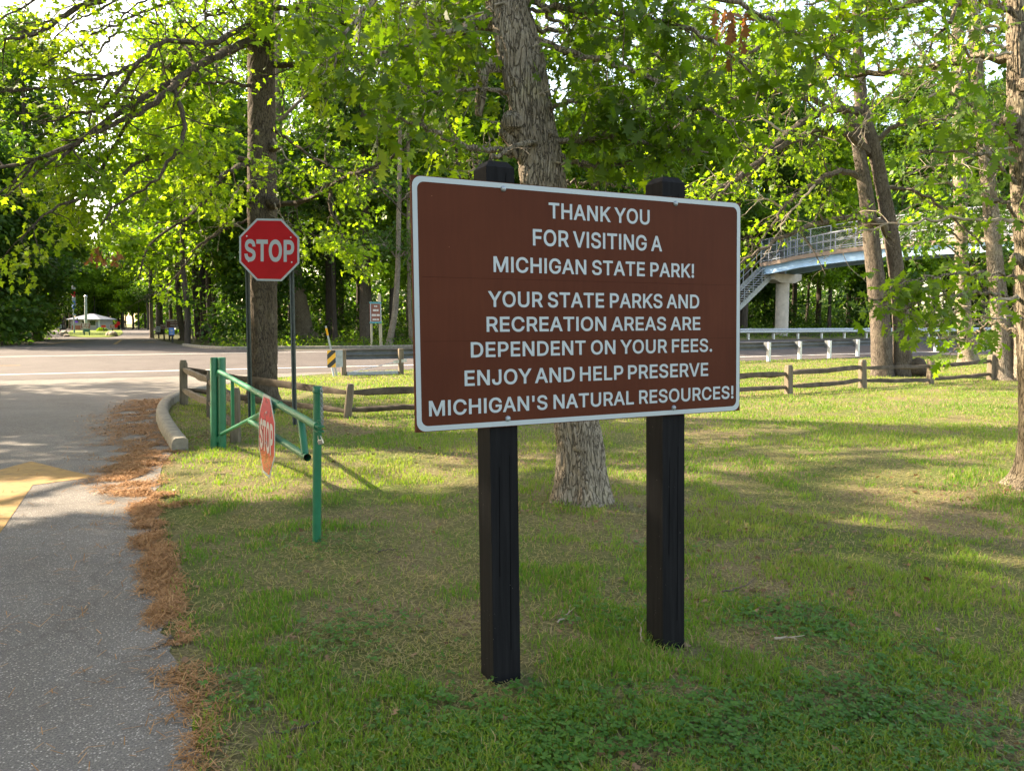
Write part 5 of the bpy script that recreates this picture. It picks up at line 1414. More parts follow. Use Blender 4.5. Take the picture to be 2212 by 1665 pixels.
def hideC(P):
    px, py, z = to_px(P)
    tr = np.abs(px - np.interp(py, [0, 300, 600, 900], [2196, 2208, 2226, 2240])) < 24
    q = np.random.RandomState(4).rand(len(P))
    return ((px < 1920) & (py > 190) & (py < 500)) | ((px < 2010) & (py > 230) & (py < 480) & (q < .6)) | (tr & (z < Y3) & (q < .9)) | ((py > 300) & (py < 520) & (q < .35))
T3_.finish(carve=.8, keep=.8, hide=hideC)

# ---- twin trunk oak beyond the fence
b4_ = gnd(1928, 812); Y4 = b4_[1]
def w4(px): return px / 2 * Y4 / F
T4_ = Tree('oak_tree', 'twin trunked oak with arching limbs standing behind the split rail fence', b4_, 'bark_mid', 'leaf_yellow', T_MID, .17, 55)
T4_.trunk(np.vstack([gnd(1906, 812) - [0, 0, .1], pxs([(1906, 800), (1902, 700), (1892, 600), (1878, 480), (1868, 400), (1850, 300), (1832, 250), (1790, 200), (1760, 120)], Y4)]), [w4(50), w4(44), w4(39), w4(37), w4(33), w4(29), w4(22), w4(20), w4(14), w4(8)], 160, 30, .010, .12)
T4_.trunk(np.vstack([gnd(1951, 811) - [0, 0, .1], pxs([(1950, 800), (1946, 700), (1938, 600), (1924, 500), (1905, 400), (1885, 310), (1862, 240), (1855, 120), (1850, -60), (1845, -300)], Y4 + .1)]), [w4(44), w4(38), w4(33), w4(31), w4(31), w4(28), w4(26), w4(26), w4(22), w4(18), w4(6)], 160, 30, .010, .12)
LD_ = dict(dens=15, up=.06, side=7, n_pts=34, wob=.03)
for L_, r0, r1, nb in (
    ([(1878, 330, 24), (1830, 292, 23.6), (1780, 283, 23.2), (1720, 300, 22.8), (1650, 340, 22.4), (1590, 385, 22), (1540, 440, 21.7)], .16, .03, 24),
    ([(1862, 245, 24), (1800, 235, 23.6), (1730, 268, 23.2), (1680, 310, 22.8), (1620, 370, 22.4), (1540, 420, 22), (1500, 480, 21.6)], .14, .03, 24),
    ([(1868, 385, 24), (1810, 372, 23.6), (1750, 400, 23.2), (1700, 440, 22.8), (1675, 475, 22.5), (1640, 520, 22.2)], .10, .02, 16),
    ([(1935, 530, 24), (1900, 482, 23.6), (1850, 470, 23.2), (1780, 478, 22.8), (1720, 500, 22.4), (1650, 535, 22), (1590, 575, 21.7)], .13, .03, 12),
    ([(1850, 140, 24), (1790, 90, 23.6), (1700, 80, 23), (1600, 120, 22.5), (1500, 200, 22)], .12, .03, 24),
    ([(1850, 60, 24), (1900, 0, 23.8), (2000, -10, 23.4), (2100, 30, 23), (2180, 120, 22.6)], .12, .03, 22),
    ([(1885, 310, 24), (1960, 260, 23.6), (2040, 280, 23.2), (2120, 330, 22.8)], .09, .02, 18),
    ([(1850, -40, 24), (1750, -80, 23.6), (1620, -60, 23), (1480, 20, 22.5), (1420, 120, 22)], .12, .03, 26),
    ([(1800, 240, 24.4), (1700, 200, 24.6), (1600, 210, 24.8), (1480, 260, 25), (1420, 330, 25)], .10, .03, 24),
    ([(1905, 400, 24.3), (1990, 420, 24.6), (2060, 470, 24.8), (2130, 540, 25)], .06, .02, 14)):
    T4_.limb(pxs(L_), r0, r1, nb, (.8, 2.2), 2, **LD_)
for L_ in ([(1760, 400), (1700, 470), (1660, 540), (1640, 570)], [(1700, 290), (1640, 250), (1600, 200), (1640, 150)], [(1620, 360), (1560, 400), (1540, 380), (1500, 420)], [(1690, 450), (1650, 430), (1600, 470)]):
    T4_.limb(pxs(L_, 22.3), .035, .006, 8, (.5, 1.5), leafless=True, side=5)
def hideD(P):
    px, py, z = to_px(P)
    return ((py > 500) & (px > 1600)) & (np.random.RandomState(1).rand(len(P)) < .8) | (py > 590)
T4_.finish(carve=.5, hide=hideD, keep=.9)

# ---- other trunks on the right
def simple_tree(name, label, basepx, path, widths, seed, bm='bark_grey', lm='leaf_wood', size=.22, limbs=(), crown=(), Y=None, group=None):
    b = gnd(*basepx); Yb = b[1]
    t = Tree(name, label, b, bm, lm, T_FAR, size, seed, group)
    t.trunk(np.vstack([b - [0, 0, .1], pxs(path, Yb)]), [w / 2 * Yb / F for w in widths], 90, 22, .012, .3)
    for L_, r0, n_, ln in limbs: t.limb(pxs(L_), r0, .02, n_, ln, 2, dens=11, n_pts=20, side=6)
    return t, Yb
t, Yb = simple_tree('maple_tree', 'single grey trunk with low leafy shoots between the twin oak and the right edge', (2092, 784), [(2090, 770), (2082, 680), (2078, 560), (2074, 420), (2070, 250), (2066, 60), (2064, -150)], [46, 36, 30, 27, 25, 22, 18, 8], 61,
    limbs=[([(2074, 420, 31), (2010, 360, 30.6), (1960, 380, 30.2)], .07, 14, (.8, 2.0)), ([(2072, 330, 31), (2130, 280, 30.6), (2200, 300, 30)], .07, 14, (.8, 2)), ([(2068, 180, 31), (2000, 120, 30.6), (1930, 140, 30)], .07, 14, (.8, 2)), ([(2066, 60, 31), (2150, 10, 30.6), (2220, 60, 30)], .07, 14, (.8, 2)), ([(2066, 0, 31), (1980, -60, 30), (1900, 0, 29)], .08, 14, (.8, 2)),
           ([(2085, 700, 30.5), (2110, 690, 30), (2130, 715, 29.6)], .02, 10, (.5, 1.0)), ([(2088, 740, 30.5), (2115, 730, 30), (2140, 745, 29.6)], .02, 10, (.4, .9))])
for L_ in ([(2078, 560, 31), (2030, 520, 30.4), (1980, 530, 29.8), (1940, 560, 29.3)], [(2076, 500, 31), (2120, 470, 30.4), (2170, 490, 29.8)], [(2076, 470, 31), (2020, 440, 30.4), (1960, 450, 29.8), (1915, 490, 29.3)], [(2080, 590, 31), (2120, 570, 30.5), (2160, 580, 30)], [(2076, 520, 31), (2040, 490, 30), (2000, 500, 29.4), (1960, 520, 29)], [(2078, 540, 31), (2110, 510, 30), (2150, 530, 29.4), (2190, 550, 29)], [(2074, 440, 31), (2110, 420, 30), (2160, 440, 29.4)]):
    t.limb(pxs(L_), .04, .01, 20, (.6, 1.5), 2, dens=13, n_pts=20, side=6)
t.finish()
t, Yb = simple_tree('maple_tree', 'slightly leaning grey trunk just left of the pale tree at the right edge', (2172, 820), [(2170, 800), (2162, 700), (2152, 600), (2143, 500), (2132, 380), (2118, 250), (2105, 80), (2095, -120)], [52, 42, 36, 33, 31, 29, 26, 22, 10], 62,
    limbs=[([(2132, 380, 22), (2190, 330, 21.6), (2240, 340, 21)], .06, 12, (.6, 1.6)), ([(2118, 250, 22), (2050, 200, 21.6), (1980, 220, 21)], .06, 14, (.6, 1.7)), ([(2110, 120, 22), (2180, 60, 21.6), (2240, 80, 21)], .06, 14, (.6, 1.7)), ([(2100, 20, 22), (2020, -30, 21.6), (1940, 20, 21)], .06, 14, (.6, 1.7))])
t.finish()
t, Yb = simple_tree('maple_tree', 'trunk half hidden behind the pale tree at the right edge', (2206, 822), [(2206, 800), (2206, 640), (2210, 480), (2214, 300), (2216, 100), (2216, -120)], [40, 30, 28, 26, 24, 20, 8], 63,
    limbs=[([(2210, 420, 22.5), (2260, 360, 22.2), (2320, 370, 22)], .05, 10, (.6, 1.6)), ([(2214, 260, 22.5), (2160, 200, 22.2), (2110, 210, 22)], .05, 12, (.6, 1.6)), ([(2214, 80, 22.5), (2260, 20, 22.2), (2330, 30, 22)], .05, 10, (.6, 1.6))])
t.finish()
t, Yb = simple_tree('leaning_tree', 'big pale leaning trunk across the highway between the stop sign posts and the banner sign', (664, 738), [(660, 730), (648, 660), (638, 600), (626, 520), (616, 420), (606, 300), (600, 140), (596, -60)], [48, 38, 34, 32, 30, 28, 24, 20, 8], 64, 'bark_pale',
    limbs=[([(620, 460, 49), (700, 400, 48), (780, 380, 47)], .12, 20, (1.2, 3.2)), ([(612, 360, 49), (520, 300, 48), (450, 320, 47)], .12, 20, (1.2, 3.2)), ([(604, 260, 49), (700, 180, 48), (790, 190, 47)], .12, 20, (1.2, 3.2)), ([(600, 120, 49), (500, 60, 48), (430, 90, 47)], .12, 20, (1.2, 3.2)), ([(598, 60, 49), (690, -20, 48), (770, 20, 47)], .12, 20, (1.2, 3.2))])
t.finish()
for k, (bp, pth, wd, lb, bm) in enumerate((((843, 746), [(842, 735), (851, 690), (856, 640), (860, 560), (862, 440), (864, 300), (866, 120)], [17, 14, 13, 12, 11, 10, 8, 5], 'slim trunk leaning right just beside the tall post of the banner sign', 'bark_grey'),
        ((888, 744), [(888, 735), (886, 690), (884, 640), (883, 560), (882, 430), (882, 300), (882, 120)], [11, 9, 8.5, 8, 8, 7, 6, 4], 'thin pale trunk next to the left edge of the park sign panel', 'bark_pale'),
        ((792, 742), [(792, 730), (790, 690), (790, 640), (789, 560), (788, 440), (786, 300), (786, 100)], [30, 26, 25, 24, 22, 20, 17, 8], 'thick dark trunk directly behind the teal edged banner sign', 'bark_dark'),
        ((412, 741), [(419, 738), (414, 715), (409, 695), (404, 672), (398, 630), (392, 560)], [5, 4.2, 4, 3.8, 3.5, 3, 1.5], 'slender pale leaning stem at the right end of the brown board sign', 'bark_pale'),
        ((395, 736), [(397, 733), (393, 710), (389, 690), (386, 650), (383, 580), (380, 450), (378, 250)], [17, 14, 12.5, 12, 11, 10, 9, 5], 'dark leaning trunk behind the wide brown board sign', 'bark_dark'),
        ((328, 731), [(328, 728), (327, 700), (326, 660), (325, 600), (324, 500), (323, 350), (322, 200)], [10, 8.5, 8, 7.5, 7, 6.5, 6, 3], 'straight slim trunk at the corner of the entrance road', 'bark_grey'))):
    b = gnd(*bp); Yb = b[1]
    lim = []
    for j, (x_, y_) in enumerate(pth[3:]):
        for sgx in (-1, 1):
            if wd[0] > 8: lim.append(([(x_, y_, Yb), (x_ + sgx * 30, y_ - 30, Yb - .8), (x_ + sgx * 62, y_ - 28, Yb - 1.6)], .05, 12, (.8, 2.2)))
    t, Yb = simple_tree('wood_edge_tree', lb, bp, pth, wd, 70 + k, bm, limbs=lim)
    t.finish()

# ---- woodland tree kinds, copied along the far side of the highway
def wood_kind(name, label, group, H, r, seed, crown0, spread, nl, lm='leaf_wood', cl=11, per=95):
    t = Tree(name, label, (0, 0, 0), 'bark_wood', lm, T_FAR, .30, seed, group)
    r_ = t.r; lean = r_.normal(0, .35, 2)
    P = np.array([[lean[0] * k + r_.normal(0, .06), lean[1] * k + r_.normal(0, .06), H * k] for k in np.linspace(0, 1, 9)])
    P[0] = (0, 0, -.3)
    t.trunk(P, np.linspace(r, r * .15, 9), 26, 12, 0, .25)
    for i in range(nl):
        z = crown0 + (H * .97 - crown0) * (i + r_.rand()) / nl; a = i * 2.4 + r_.rand()
        k = (z - crown0) / (H - crown0); ln = spread * (1.0 - .75 * k ** 1.6) * r_.uniform(.75, 1.15)
        p = np.array([lean[0] * z / H, lean[1] * z / H, z])
        d = np.array([math.cos(a), math.sin(a), r_.uniform(-.05, .45)])
        Q = t.wander(p, d, ln, 7, .16, .0); t.tr.tube(Q, np.linspace(r * .32 * (1 - .6 * k), .012, 8), 5, cap=False)
        for _ in range(cl):
            q = Q[r_.randint(2, 8)] + r_.normal(0, .55, 3)
            t.clumps([q], int(per * r_.uniform(.5, 1.4)), np.array([.48, .48, .26]) * r_.uniform(.7, 1.25))
    t.finish()
    return t.root
GW = 'trees of the wood across the highway'
kinds = [wood_kind('wood_tree', 'tall broadleaf tree standing in the dark wood across the highway', GW, 21, .24, 101, 6.5, 4.3, 15),
         wood_kind('wood_tree', 'slender broadleaf tree with a high crown in the wood across the highway', GW, 24, .19, 102, 8.5, 3.6, 15),
         wood_kind('wood_tree', 'lower bushy understorey tree with leaves near the ground across the highway', GW, 11, .11, 103, 2.2, 3.0, 13, 'leaf_wood', 9, 90),
         wood_kind('wood_tree', 'broad thick trunked tree with spreading limbs in the wood across the highway', GW, 23, .33, 104, 6.0, 5.2, 16),
         wood_kind('wood_tree', 'broadleaf tree with bright yellow green leaves and hanging sprays across the highway', GW, 17, .17, 105, 4.2, 4.0, 15, 'leaf_yellow')]  # brightness is put into the leaf colour
used = [False] * 5
rw = np.random.RandomState(77)
def put(kind, x, y, sc=1.0, label=None, group=None):
    src = kinds[kind]
    o = src if not used[kind] else copy_tree(src)
    used[kind] = True
    o.location = (float(x), float(y), float(hgt(x, y)))
    o.rotation_euler = (0, 0, float(rw.rand() * 6.28))
    sc = sc * rw.uniform(.9, 1.12)
    o.scale = (sc, sc, sc * rw.uniform(.95, 1.08))
    if label: o['label'] = label
    if group: o['group'] = group
def in_view(x, y, m=.12):
    return y > 3 and abs(x / y) < .665 + m
def blocked(x, y):
    # keep the entrance road and the footbridge clear
    if pip(np.array([x]), np.array([y]), [(p[0], p[1]) for p in ent_w])[0]: return True
    px = CX + F * x / y
    if 96 < px < 335 and y < 150: return True
    d_ = np.min(np.hypot(bl[:, 0] - x, bl[:, 1] - y - 1.0))
    return d_ < 4.2
for s0, dt_, pick in ((24, 4.2, (0, 4, 2, 1, 4, 3)), (31, 4.6, (1, 0, 2, 3, 4)), (40, 5.4, (0, 3, 1, 2)), (52, 6.5, (3, 0, 1)), (66, 8.0, (0, 3))):
    t_ = -14.0; k = 0
    while t_ < 95:
        x, y = xy(t_ + rw.normal(0, .8), s0 + rw.normal(0, 1.3))
        if in_view(x, y) and not blocked(x, y) and not (x < 0 and CX + F * x / y > 640 and CX + F * x / y < 690 and s0 < 30): put(pick[k % len(pick)], x, y)
        k += 1; t_ += dt_
for px_, y_, k_ in ((82, 62, 3), (432, 63, 0), (346, 88, 3), (88, 95, 0), (20, 66, 3), (372, 75, 4)):
    put(k_, (px_ - CX) / F * y_, y_, 1.12)
for px_, y_ in ((-30, 46), (12, 50), (48, 54), (66, 60), (30, 58), (-10, 60)):
    put(2, (px_ - CX) / F * y_, y_, 1.0)
GL = 'trees of the dark wood left of the entrance road'
for s0, dt_ in ((27, 5.5), (37, 7), (50, 9), (68, 11)):
    t_ = -75.0; k = 0
    while t_ < -8:
        x, y = xy(t_ + rw.normal(0, .8), s0 + rw.normal(0, 1.5))
        px = CX + F * x / y
        if in_view(x, y, .22) and px < 88 + (y - 50) * .3 and not blocked(x, y): put((0, 2, 3, 4, 2, 4)[k % 6], x, y, 1.0, 'leafy tree in the shady wood left of the entrance road', GL)
        k += 1; t_ += dt_
GB = 'trees closing the view behind the entrance booth'
for yy, st_p in ((150, 13), (165, 15), (185, 17)):
    for px in np.arange(40, 420, st_p * 1.3):
        if 262 < px < 300 and yy < 180: continue
        x = (px + rw.normal(0, 4) - CX) / F * yy
        put((0, 4, 4, 2, 4)[rw.randint(5)], x, yy + rw.normal(0, 3), .95, 'dark distant tree closing the view behind the entrance booth', GB)  # bright-leaved kind mixed in to lighten this shaded backdrop

# ---- unseen trees added left of the drive to shade the lawn, crowns carved for sunlit patches
GS = 'unseen trees added left of the drive for shade'
def shade_tree(x, y, H, spread, seed, per=70):
    b = gz((x, y))
    t = Tree('shade_tree', 'large unseen oak added left of the drive to shade the lawn', b, 'bark_dark', 'leaf_green', T_MID, .30, seed, GS)
    r_ = t.r
    t.trunk(np.array([[x, y, b[2] - .1], [x + .1, y, H * .3], [x, y + .1, H * .6], [x, y, H]]), [.34, .28, .2, .04], 40, 16, 0, .3)
    for i in range(20):
        z = 3.6 + (H - 4) * (i + r_.rand()) / 20; a = i * 2.4; k = (z - 3.6) / (H - 3.6)
        Q = t.wander(np.array([x, y, z]), [math.cos(a), math.sin(a), .25], spread * (1 - .6 * k ** 2) * r_.uniform(.8, 1.1), 7, .15, 0)
        t.tr.tube(Q, np.linspace(.10 * (1 - .5 * k), .015, 8), 6, cap=False)
        for _ in range(11): t.clumps([Q[r_.randint(2, 8)] + r_.normal(0, .7, 3)], per, np.array([.55, .55, .3]))
    t.finish(carve=.985)
for i, a in enumerate(((-15, 2.5, 15, 5.2), (-15.5, 9.5, 16, 5.2), (-21, 5.5, 18, 5.5), (-20, 16.5, 17, 5.4), (-27, 11, 19, 5.6), (-12, -4, 15, 5.2), (-25.5, 20.5, 17, 5), (-9, -9, 15, 5))):
    shade_tree(*a, seed=200 + i)

# ------------------------------------------------------------------ undergrowth and far wood (nobody could count these)
def leaf_cloud(name, P, size, lm, label, seed, T=T_FAR, down=-.2):
    r = np.random.RandomState(seed); n = len(P)
    V, lo, stt = leafgeo(P, r.normal(0, .8, (n, 3)) + [0, 0, down], r.normal(0, .6, (n, 3)) + [0, 0, 1], size * np.clip(r.normal(1, .25, n), .4, 1.7), T)
    tint = np.clip(.55 * r.rand(n) + .5 * vnoise(P[:, 0], P[:, 1] + P[:, 2], 1.3, seed), 0, 1)
    return tag(link(name, fastmesh(name, V, lo, stt, np.full(n, len(T)), False, np.repeat(tint, len(T))), MT[lm]), label, 'undergrowth', kind='stuff')
r = np.random.RandomState(9)
def scat(n, t0, t1, s0, s1, zmax, seed, thr=.45, sc=2.6):
    t = r.uniform(t0, t1, n); s = s0 + (s1 - s0) * r.rand(n) ** 1.3
    x, y = xy(t, s); h = vnoise(x, y, sc, seed) * .7 + vnoise(x, y, sc * .35, seed + 1) * .5
    z = hts(t, s) + r.rand(n) ** 1.2 * zmax * np.clip((h - thr) * 2.2, 0, 1.2)
    px = CX + F * x / np.maximum(y, 1)
    P = np.stack([x, y, z], -1)
    ok = (h > thr) & ~pip(x, y, [(p[0], p[1]) for p in ent_w])
    return P[ok], px[ok]
P, px = scat(52000, -9, 78, 28, 62, 2.6, 11, .52)
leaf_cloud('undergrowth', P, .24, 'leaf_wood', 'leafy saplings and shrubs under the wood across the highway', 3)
P, px = scat(22000, -9, 75, 15.8, 24, .55, 21, .38, 1.4)
k = (np.abs(px - 1690) > 0)
leaf_cloud('verge_weeds', P[k], .13, 'leaf_green', 'low weeds and leafy plants along the far road verge', 4)
P, px = scat(60000, -80, -8, 20, 70, 2.6, 31, .35)
k = px < 92 + (P[:, 1] - 50) * .45
leaf_cloud('bank_undergrowth', P[k], .24, 'leaf_wood', 'dense bushes on the bank left of the entrance road', 5)
n = 85000
t = r.uniform(-75, 120, n); s = r.uniform(76, 110, n); x, y = xy(t, s); z = r.rand(n) ** 1.35 * 24
px = CX + F * x / y
ok = ~((px > 60) & (px < 400)) & ((px > 300) | (z < 20)) & (vnoise(x, z, 3.0, 5) + .4 * vnoise(x, z, 1.0, 6) > .36 + .016 * np.maximum(z - 8, 0))
P = np.stack([x, y, z], -1)[ok]
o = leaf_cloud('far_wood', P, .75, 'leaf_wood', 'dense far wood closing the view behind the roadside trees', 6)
o['category'] = 'wood'
n = 34000
t = r.uniform(-40, 120, n); s = r.uniform(70, 84, n); x, y = xy(t, s); z = r.rand(n) * 7.5
px = CX + F * x / y
P = np.stack([x, y, z], -1)[px > 335]
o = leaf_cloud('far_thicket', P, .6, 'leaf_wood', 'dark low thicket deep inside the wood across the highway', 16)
o['category'] = 'thicket'
n = 34000
px = r.uniform(-120, 480, n); y = r.uniform(185, 230, n); z = r.rand(n) * 17
x = (px - CX) / F * y
ok = (vnoise(x, z, 4.0, 8) > .25 + .03 * np.maximum(z - 9, 0)) & ~((px > 268) & (px < 296) & (z < 4))
o = leaf_cloud('far_wood', np.stack([x, y, z + .2], -1)[ok], .95, 'leaf_wood', 'far wood beyond the entrance booth', 7)  # same leaf colour as the nearer wood
o['category'] = 'wood'
# shrub by the booth
q = np.random.RandomState(4); n = 900
d = q.normal(0, 1, (n, 3)); d /= np.linalg.norm(d, axis=1)[:, None]; d[:, 2] = np.abs(d[:, 2])
c = gz(at(221, 715, 118))
Ps = c + d * [0.85, .6, .62] * (q.rand(n, 1) ** .3)
sh = thing('shrub', 'low rounded green shrub in front of the entrance booth', 'shrub', c)
V, lo, stt = leafgeo(Ps, d + q.normal(0, .4, (n, 3)), q.normal(0, .6, (n, 3)) + [0, 0, 1], np.full(n, .16), T_FAR)
link('foliage', fastmesh('foliage', V - c, lo, stt, np.full(n, 4), False, np.repeat(q.rand(n), 4)), MT['leaf_green'], sh)
st_ = MB()
for a in range(5): st_.tube([c, c + np.array([math.cos(a * 1.26) * .5, math.sin(a * 1.26) * .4, .45])], [.03, .01], 5)
st_.build('stems', MT['twig'], sh)

# ------------------------------------------------------------------ grass
drv = [(p[0], p[1]) for p in drive_poly]
edgeA = np.array(edge2)
def edge_dist(x, y):
    d = np.full(x.shape, 9.0)
    for i in range(0, len(edgeA) - 1):
        a, b = edgeA[i], edgeA[i + 1]; v = b - a; L2 = v @ v + 1e-9
        tt_ = np.clip(((x - a[0]) * v[0] + (y - a[1]) * v[1]) / L2, 0, 1)
        d = np.minimum(d, np.hypot(x - a[0] - tt_ * v[0], y - a[1] - tt_ * v[1]))
    return d
TR = [(b1_[0], b1_[1], .55), (b2_[0], b2_[1], .36), (b3_[0], b3_[1], .5), (b4_[0], b4_[1], .9)] + [(p[0], p[1], .13) for p in POSTS]

def patch(x, y):
    return .38 * vnoise(x + 40, y + 40, 1.1, 41) + .34 * vnoise(x + 40, y + 40, .42, 42) + .28 * vnoise(x + 40, y + 40, .17, 43)

def grass_pts(n, y0, y1, seed, wide=.95):
    q = np.random.RandomState(seed)
    y = np.exp(q.uniform(math.log(y0), math.log(y1), n)); x = q.uniform(-wide, wide, n) * y
    t, s = st(x, y)
    ok = (s < -.05) & ~pip(x, y, drv)
    x, y = x[ok], y[ok]
    return x, y, q
def blades(name, n, y0, y1, seed, thr, hmul=1.0):
    x, y, q = grass_pts(n, y0, y1, seed)
    g = patch(x, y); ed = edge_dist(x, y)
    tr_ = np.ones(len(x))
    for tx, ty, tr in TR: tr_ = np.minimum(tr_, np.clip((np.hypot(x - tx, y - ty) - tr * .6) / (tr * 1.2), 0, 1))
    need = np.clip(ed / .45, 0, 1) * np.where(y < 9, 1, 1)
    far = smooth(7, 13, y)
    p = np.clip((g - thr + .19 * far) * 5.5, .10, 1) * (.25 + .75 * need) * (.2 + .8 * tr_)
    k = q.rand(len(x)) < p
    x, y, g = x[k], y[k], g[k]; n = len(x)
    sc = (1 + y / 9.0)
    h = hmul * q.uniform(.020, .052, n) * (.65 + .8 * np.clip((g - .35) * 2, 0, 1.2)) * (1 + y / 40)
    w = .0017 * sc * q.uniform(.7, 1.4, n)
    a = q.uniform(0, 2 * np.pi, n); ln = q.uniform(.15, 1.0, n) * h; la = q.uniform(0, 2 * np.pi, n)
    z = hgt(x, y)
    ca, sa = np.cos(a) * w, np.sin(a) * w; lx, ly = np.cos(la) * ln, np.sin(la) * ln
    V = np.zeros((n, 5, 3))
    V[:, 0] = np.stack([x - ca, y - sa, z - .004], -1); V[:, 1] = np.stack([x + ca, y + sa, z - .004], -1)
    V[:, 2] = np.stack([x + ca * .8 + lx * .35, y + sa * .8 + ly * .35, z + h * .6], -1); V[:, 3] = np.stack([x - ca * .8 + lx * .35, y - sa * .8 + ly * .35, z + h * .6], -1)
    V[:, 4] = np.stack([x + lx, y + ly, z + h * q.uniform(.75, 1.0, n)], -1)
    base = np.arange(n)[:, None] * 5
    lo = (base + np.array([[0, 1, 2, 3, 3, 2, 4]])).ravel()
    stt = (np.arange(n)[:, None] * 7 + np.array([[0, 4]])).ravel(); to = np.tile([4, 3], n)
    dry = q.rand(n) < (.20 + .40 * np.clip(.52 - g, 0, .3) * 3)
    tint = np.where(dry, q.uniform(.72, 1.0, n), np.clip(.30 * q.rand(n) + .75 * vnoise(x + 20, y + 20, 2.2, 51) - .08, 0, .62))
    me = fastmesh(name, V.reshape(-1, 3), lo, stt, to, False, np.repeat(tint, 5))
    print(name, n)
    return tag(link(name, me, MT['grass']), kind='stuff')
tag(blades('lawn_grass', 620000, 2.5, 45, 61, .468), 'short patchy lawn grass, green and straw coloured', 'grass')

# low dead thatch: flat-lying straw bits
x, y, q = grass_pts(150000, 2.5, 16, 62)
g = patch(x, y); k = q.rand(len(x)) < np.clip((.60 - g) * 3, .06, 1); x, y = x[k], y[k]; n = len(x)
a = q.uniform(0, 6.28, n); L_ = q.uniform(.012, .045, n) * (1 + y / 12); w = .0011 * (1 + y / 7)
V = np.zeros((n, 4, 3)); z = hgt(x, y) + q.uniform(.004, .016, n); dz = q.normal(0, .006, n)
for i, (u_, v_) in enumerate(((-1, -1), (1, -1), (1, 1), (-1, 1))):
    V[:, i] = np.stack([x + np.cos(a) * L_ * u_ / 2 - np.sin(a) * w * v_, y + np.sin(a) * L_ * u_ / 2 + np.cos(a) * w * v_, z + dz * u_], -1)
tag(link('straw_thatch', fastmesh('straw_thatch', V.reshape(-1, 3), np.arange(n * 4), np.arange(n) * 4, np.full(n, 4), False, np.repeat(q.uniform(.75, 1, n), 4)), MT['grass']), 'dead straw thatch lying between the grass blades', 'thatch', kind='stuff')

# clover patches
T_CL = np.array([(0, 0, 0), (.32, .35, 0), (.42, .72, -.05), (.25, .98, -.08), (0, .88, -.05), (-.25, .98, -.08), (-.42, .72, -.05), (-.32, .35, 0)])
q = np.random.RandomState(8); PC = []
for (px, py, rad, n) in ((1750, 1350, .30, 300), (1600, 1630, .5, 500), (1900, 1620, .5, 500), (1250, 1560, .4, 300), (900, 1560, .4, 260), (1870, 1530, .34, 420), (1650, 1330, .25, 140), (1060, 1600, .32, 300), (1180, 1640, .3, 260), (1500, 1560, .35, 240), (1950, 1430, .35, 220), (750, 1370, .3, 160), (1430, 1190, .3, 120), (520, 1500, .3, 140), (1340, 1330, .3, 120), (1720, 1600, .35, 300), (2050, 1580, .35, 200), (700, 1180, .35, 120)):
    c = gnd(px, py); PC.append(c[:2] + q.normal(0, rad * .6, (n, 2)))
PC = np.vstack(PC); ok = ~pip(PC[:, 0], PC[:, 1], drv); PC = PC[ok]; n = len(PC)
P = np.column_stack([PC, hgt(PC[:, 0], PC[:, 1]) + q.uniform(.012, .045, n)])
P3 = np.repeat(P, 3, axis=0); an = (q.rand(n)[:, None] * 6.28 + np.array([[0, 2.1, 4.2]])).ravel()
A = np.column_stack([np.cos(an), np.sin(an), q.normal(.1, .25, 3 * n)])
V, lo, stt = leafgeo(P3, A, q.normal(0, .2, (3 * n, 3)) + [0, 0, 1], np.repeat(q.uniform(.012, .026, n), 3), T_CL)
tag(link('clover', fastmesh('clover', V, lo, stt, np.full(3 * n, 8), False, np.repeat(np.repeat(q.rand(n), 3), 8)), MT['clover']), 'low clover and small broad leaf weeds growing in the lawn', 'clover', kind='stuff')

# fallen pine needles along the edge of the drive
q = np.random.RandomState(12)
band = [(500, 690), (330, 905)]
XY = []
def needle_band(line, wl, wr, n, drift=.5):
    Lp = np.array([gnd(*p)[:2] for p in line]); seg = np.linalg.norm(np.diff(Lp, axis=0), axis=1); cs = np.concatenate([[0], np.cumsum(seg)])
    u = q.rand(n * 3) * cs[-1]; i = np.clip(np.searchsorted(cs, u) - 1, 0, len(seg) - 1)
    p = Lp[i] + (Lp[i + 1] - Lp[i]) * ((u - cs[i]) / seg[i])[:, None]
    d = (Lp[i + 1] - Lp[i]) / seg[i][:, None]; nrm = np.stack([d[:, 1], -d[:, 0]], -1)
    o_ = q.normal(0, .5, len(p)); o_ = np.where(o_ < 0, o_ * wl, o_ * wr)
    p = p + nrm * o_[:, None]
    keep = q.rand(len(p)) < np.clip((.35 * vnoise(p[:, 0] + 30, p[:, 1], .5, 15) + .65 * vnoise(p[:, 0] + 30, p[:, 1] * .7, .16, 16) - .30) * 3.2, .02, 1)
    XY.append(p[keep][:n])
needle_band([(440, 1700), (420, 1580), (404, 1500), (385, 1440)], .12, .14, 900)
needle_band([(378, 1395), (362, 1330), (352, 1260), (335, 1180), (322, 1110), (300, 1060)], .13, .10, 14000)
needle_band([(325, 1080), (292, 1050), (280, 1020), (310, 995), (330, 975)], .34, .26, 11000)
needle_band([(340, 985), (305, 950), (290, 915), (300, 885), (350, 862)], .62, .34, 13000)
needle_band([(405, 1085), (412, 1095)], .2, .2, 350)
needle_band([(330, 1660), (280, 1400), (250, 1200), (200, 1000)], .9, .6, 500)
NP = np.vstack(XY); n = len(NP)
h = hgt(NP[:, 0], NP[:, 1]) + .010 + q.rand(n) ** 2 * .028 * np.clip(vnoise(NP[:, 0] + 30, NP[:, 1], .3, 17) * 2 - .5, .2, 1.5)
a = q.uniform(0, 6.28, n); L_ = q.uniform(.02, .075, n) * (1 + NP[:, 1] / 22); w = .0011 * (1 + NP[:, 1] / 5)
V = np.zeros((n, 4, 3)); dz = q.normal(0, .009, n)
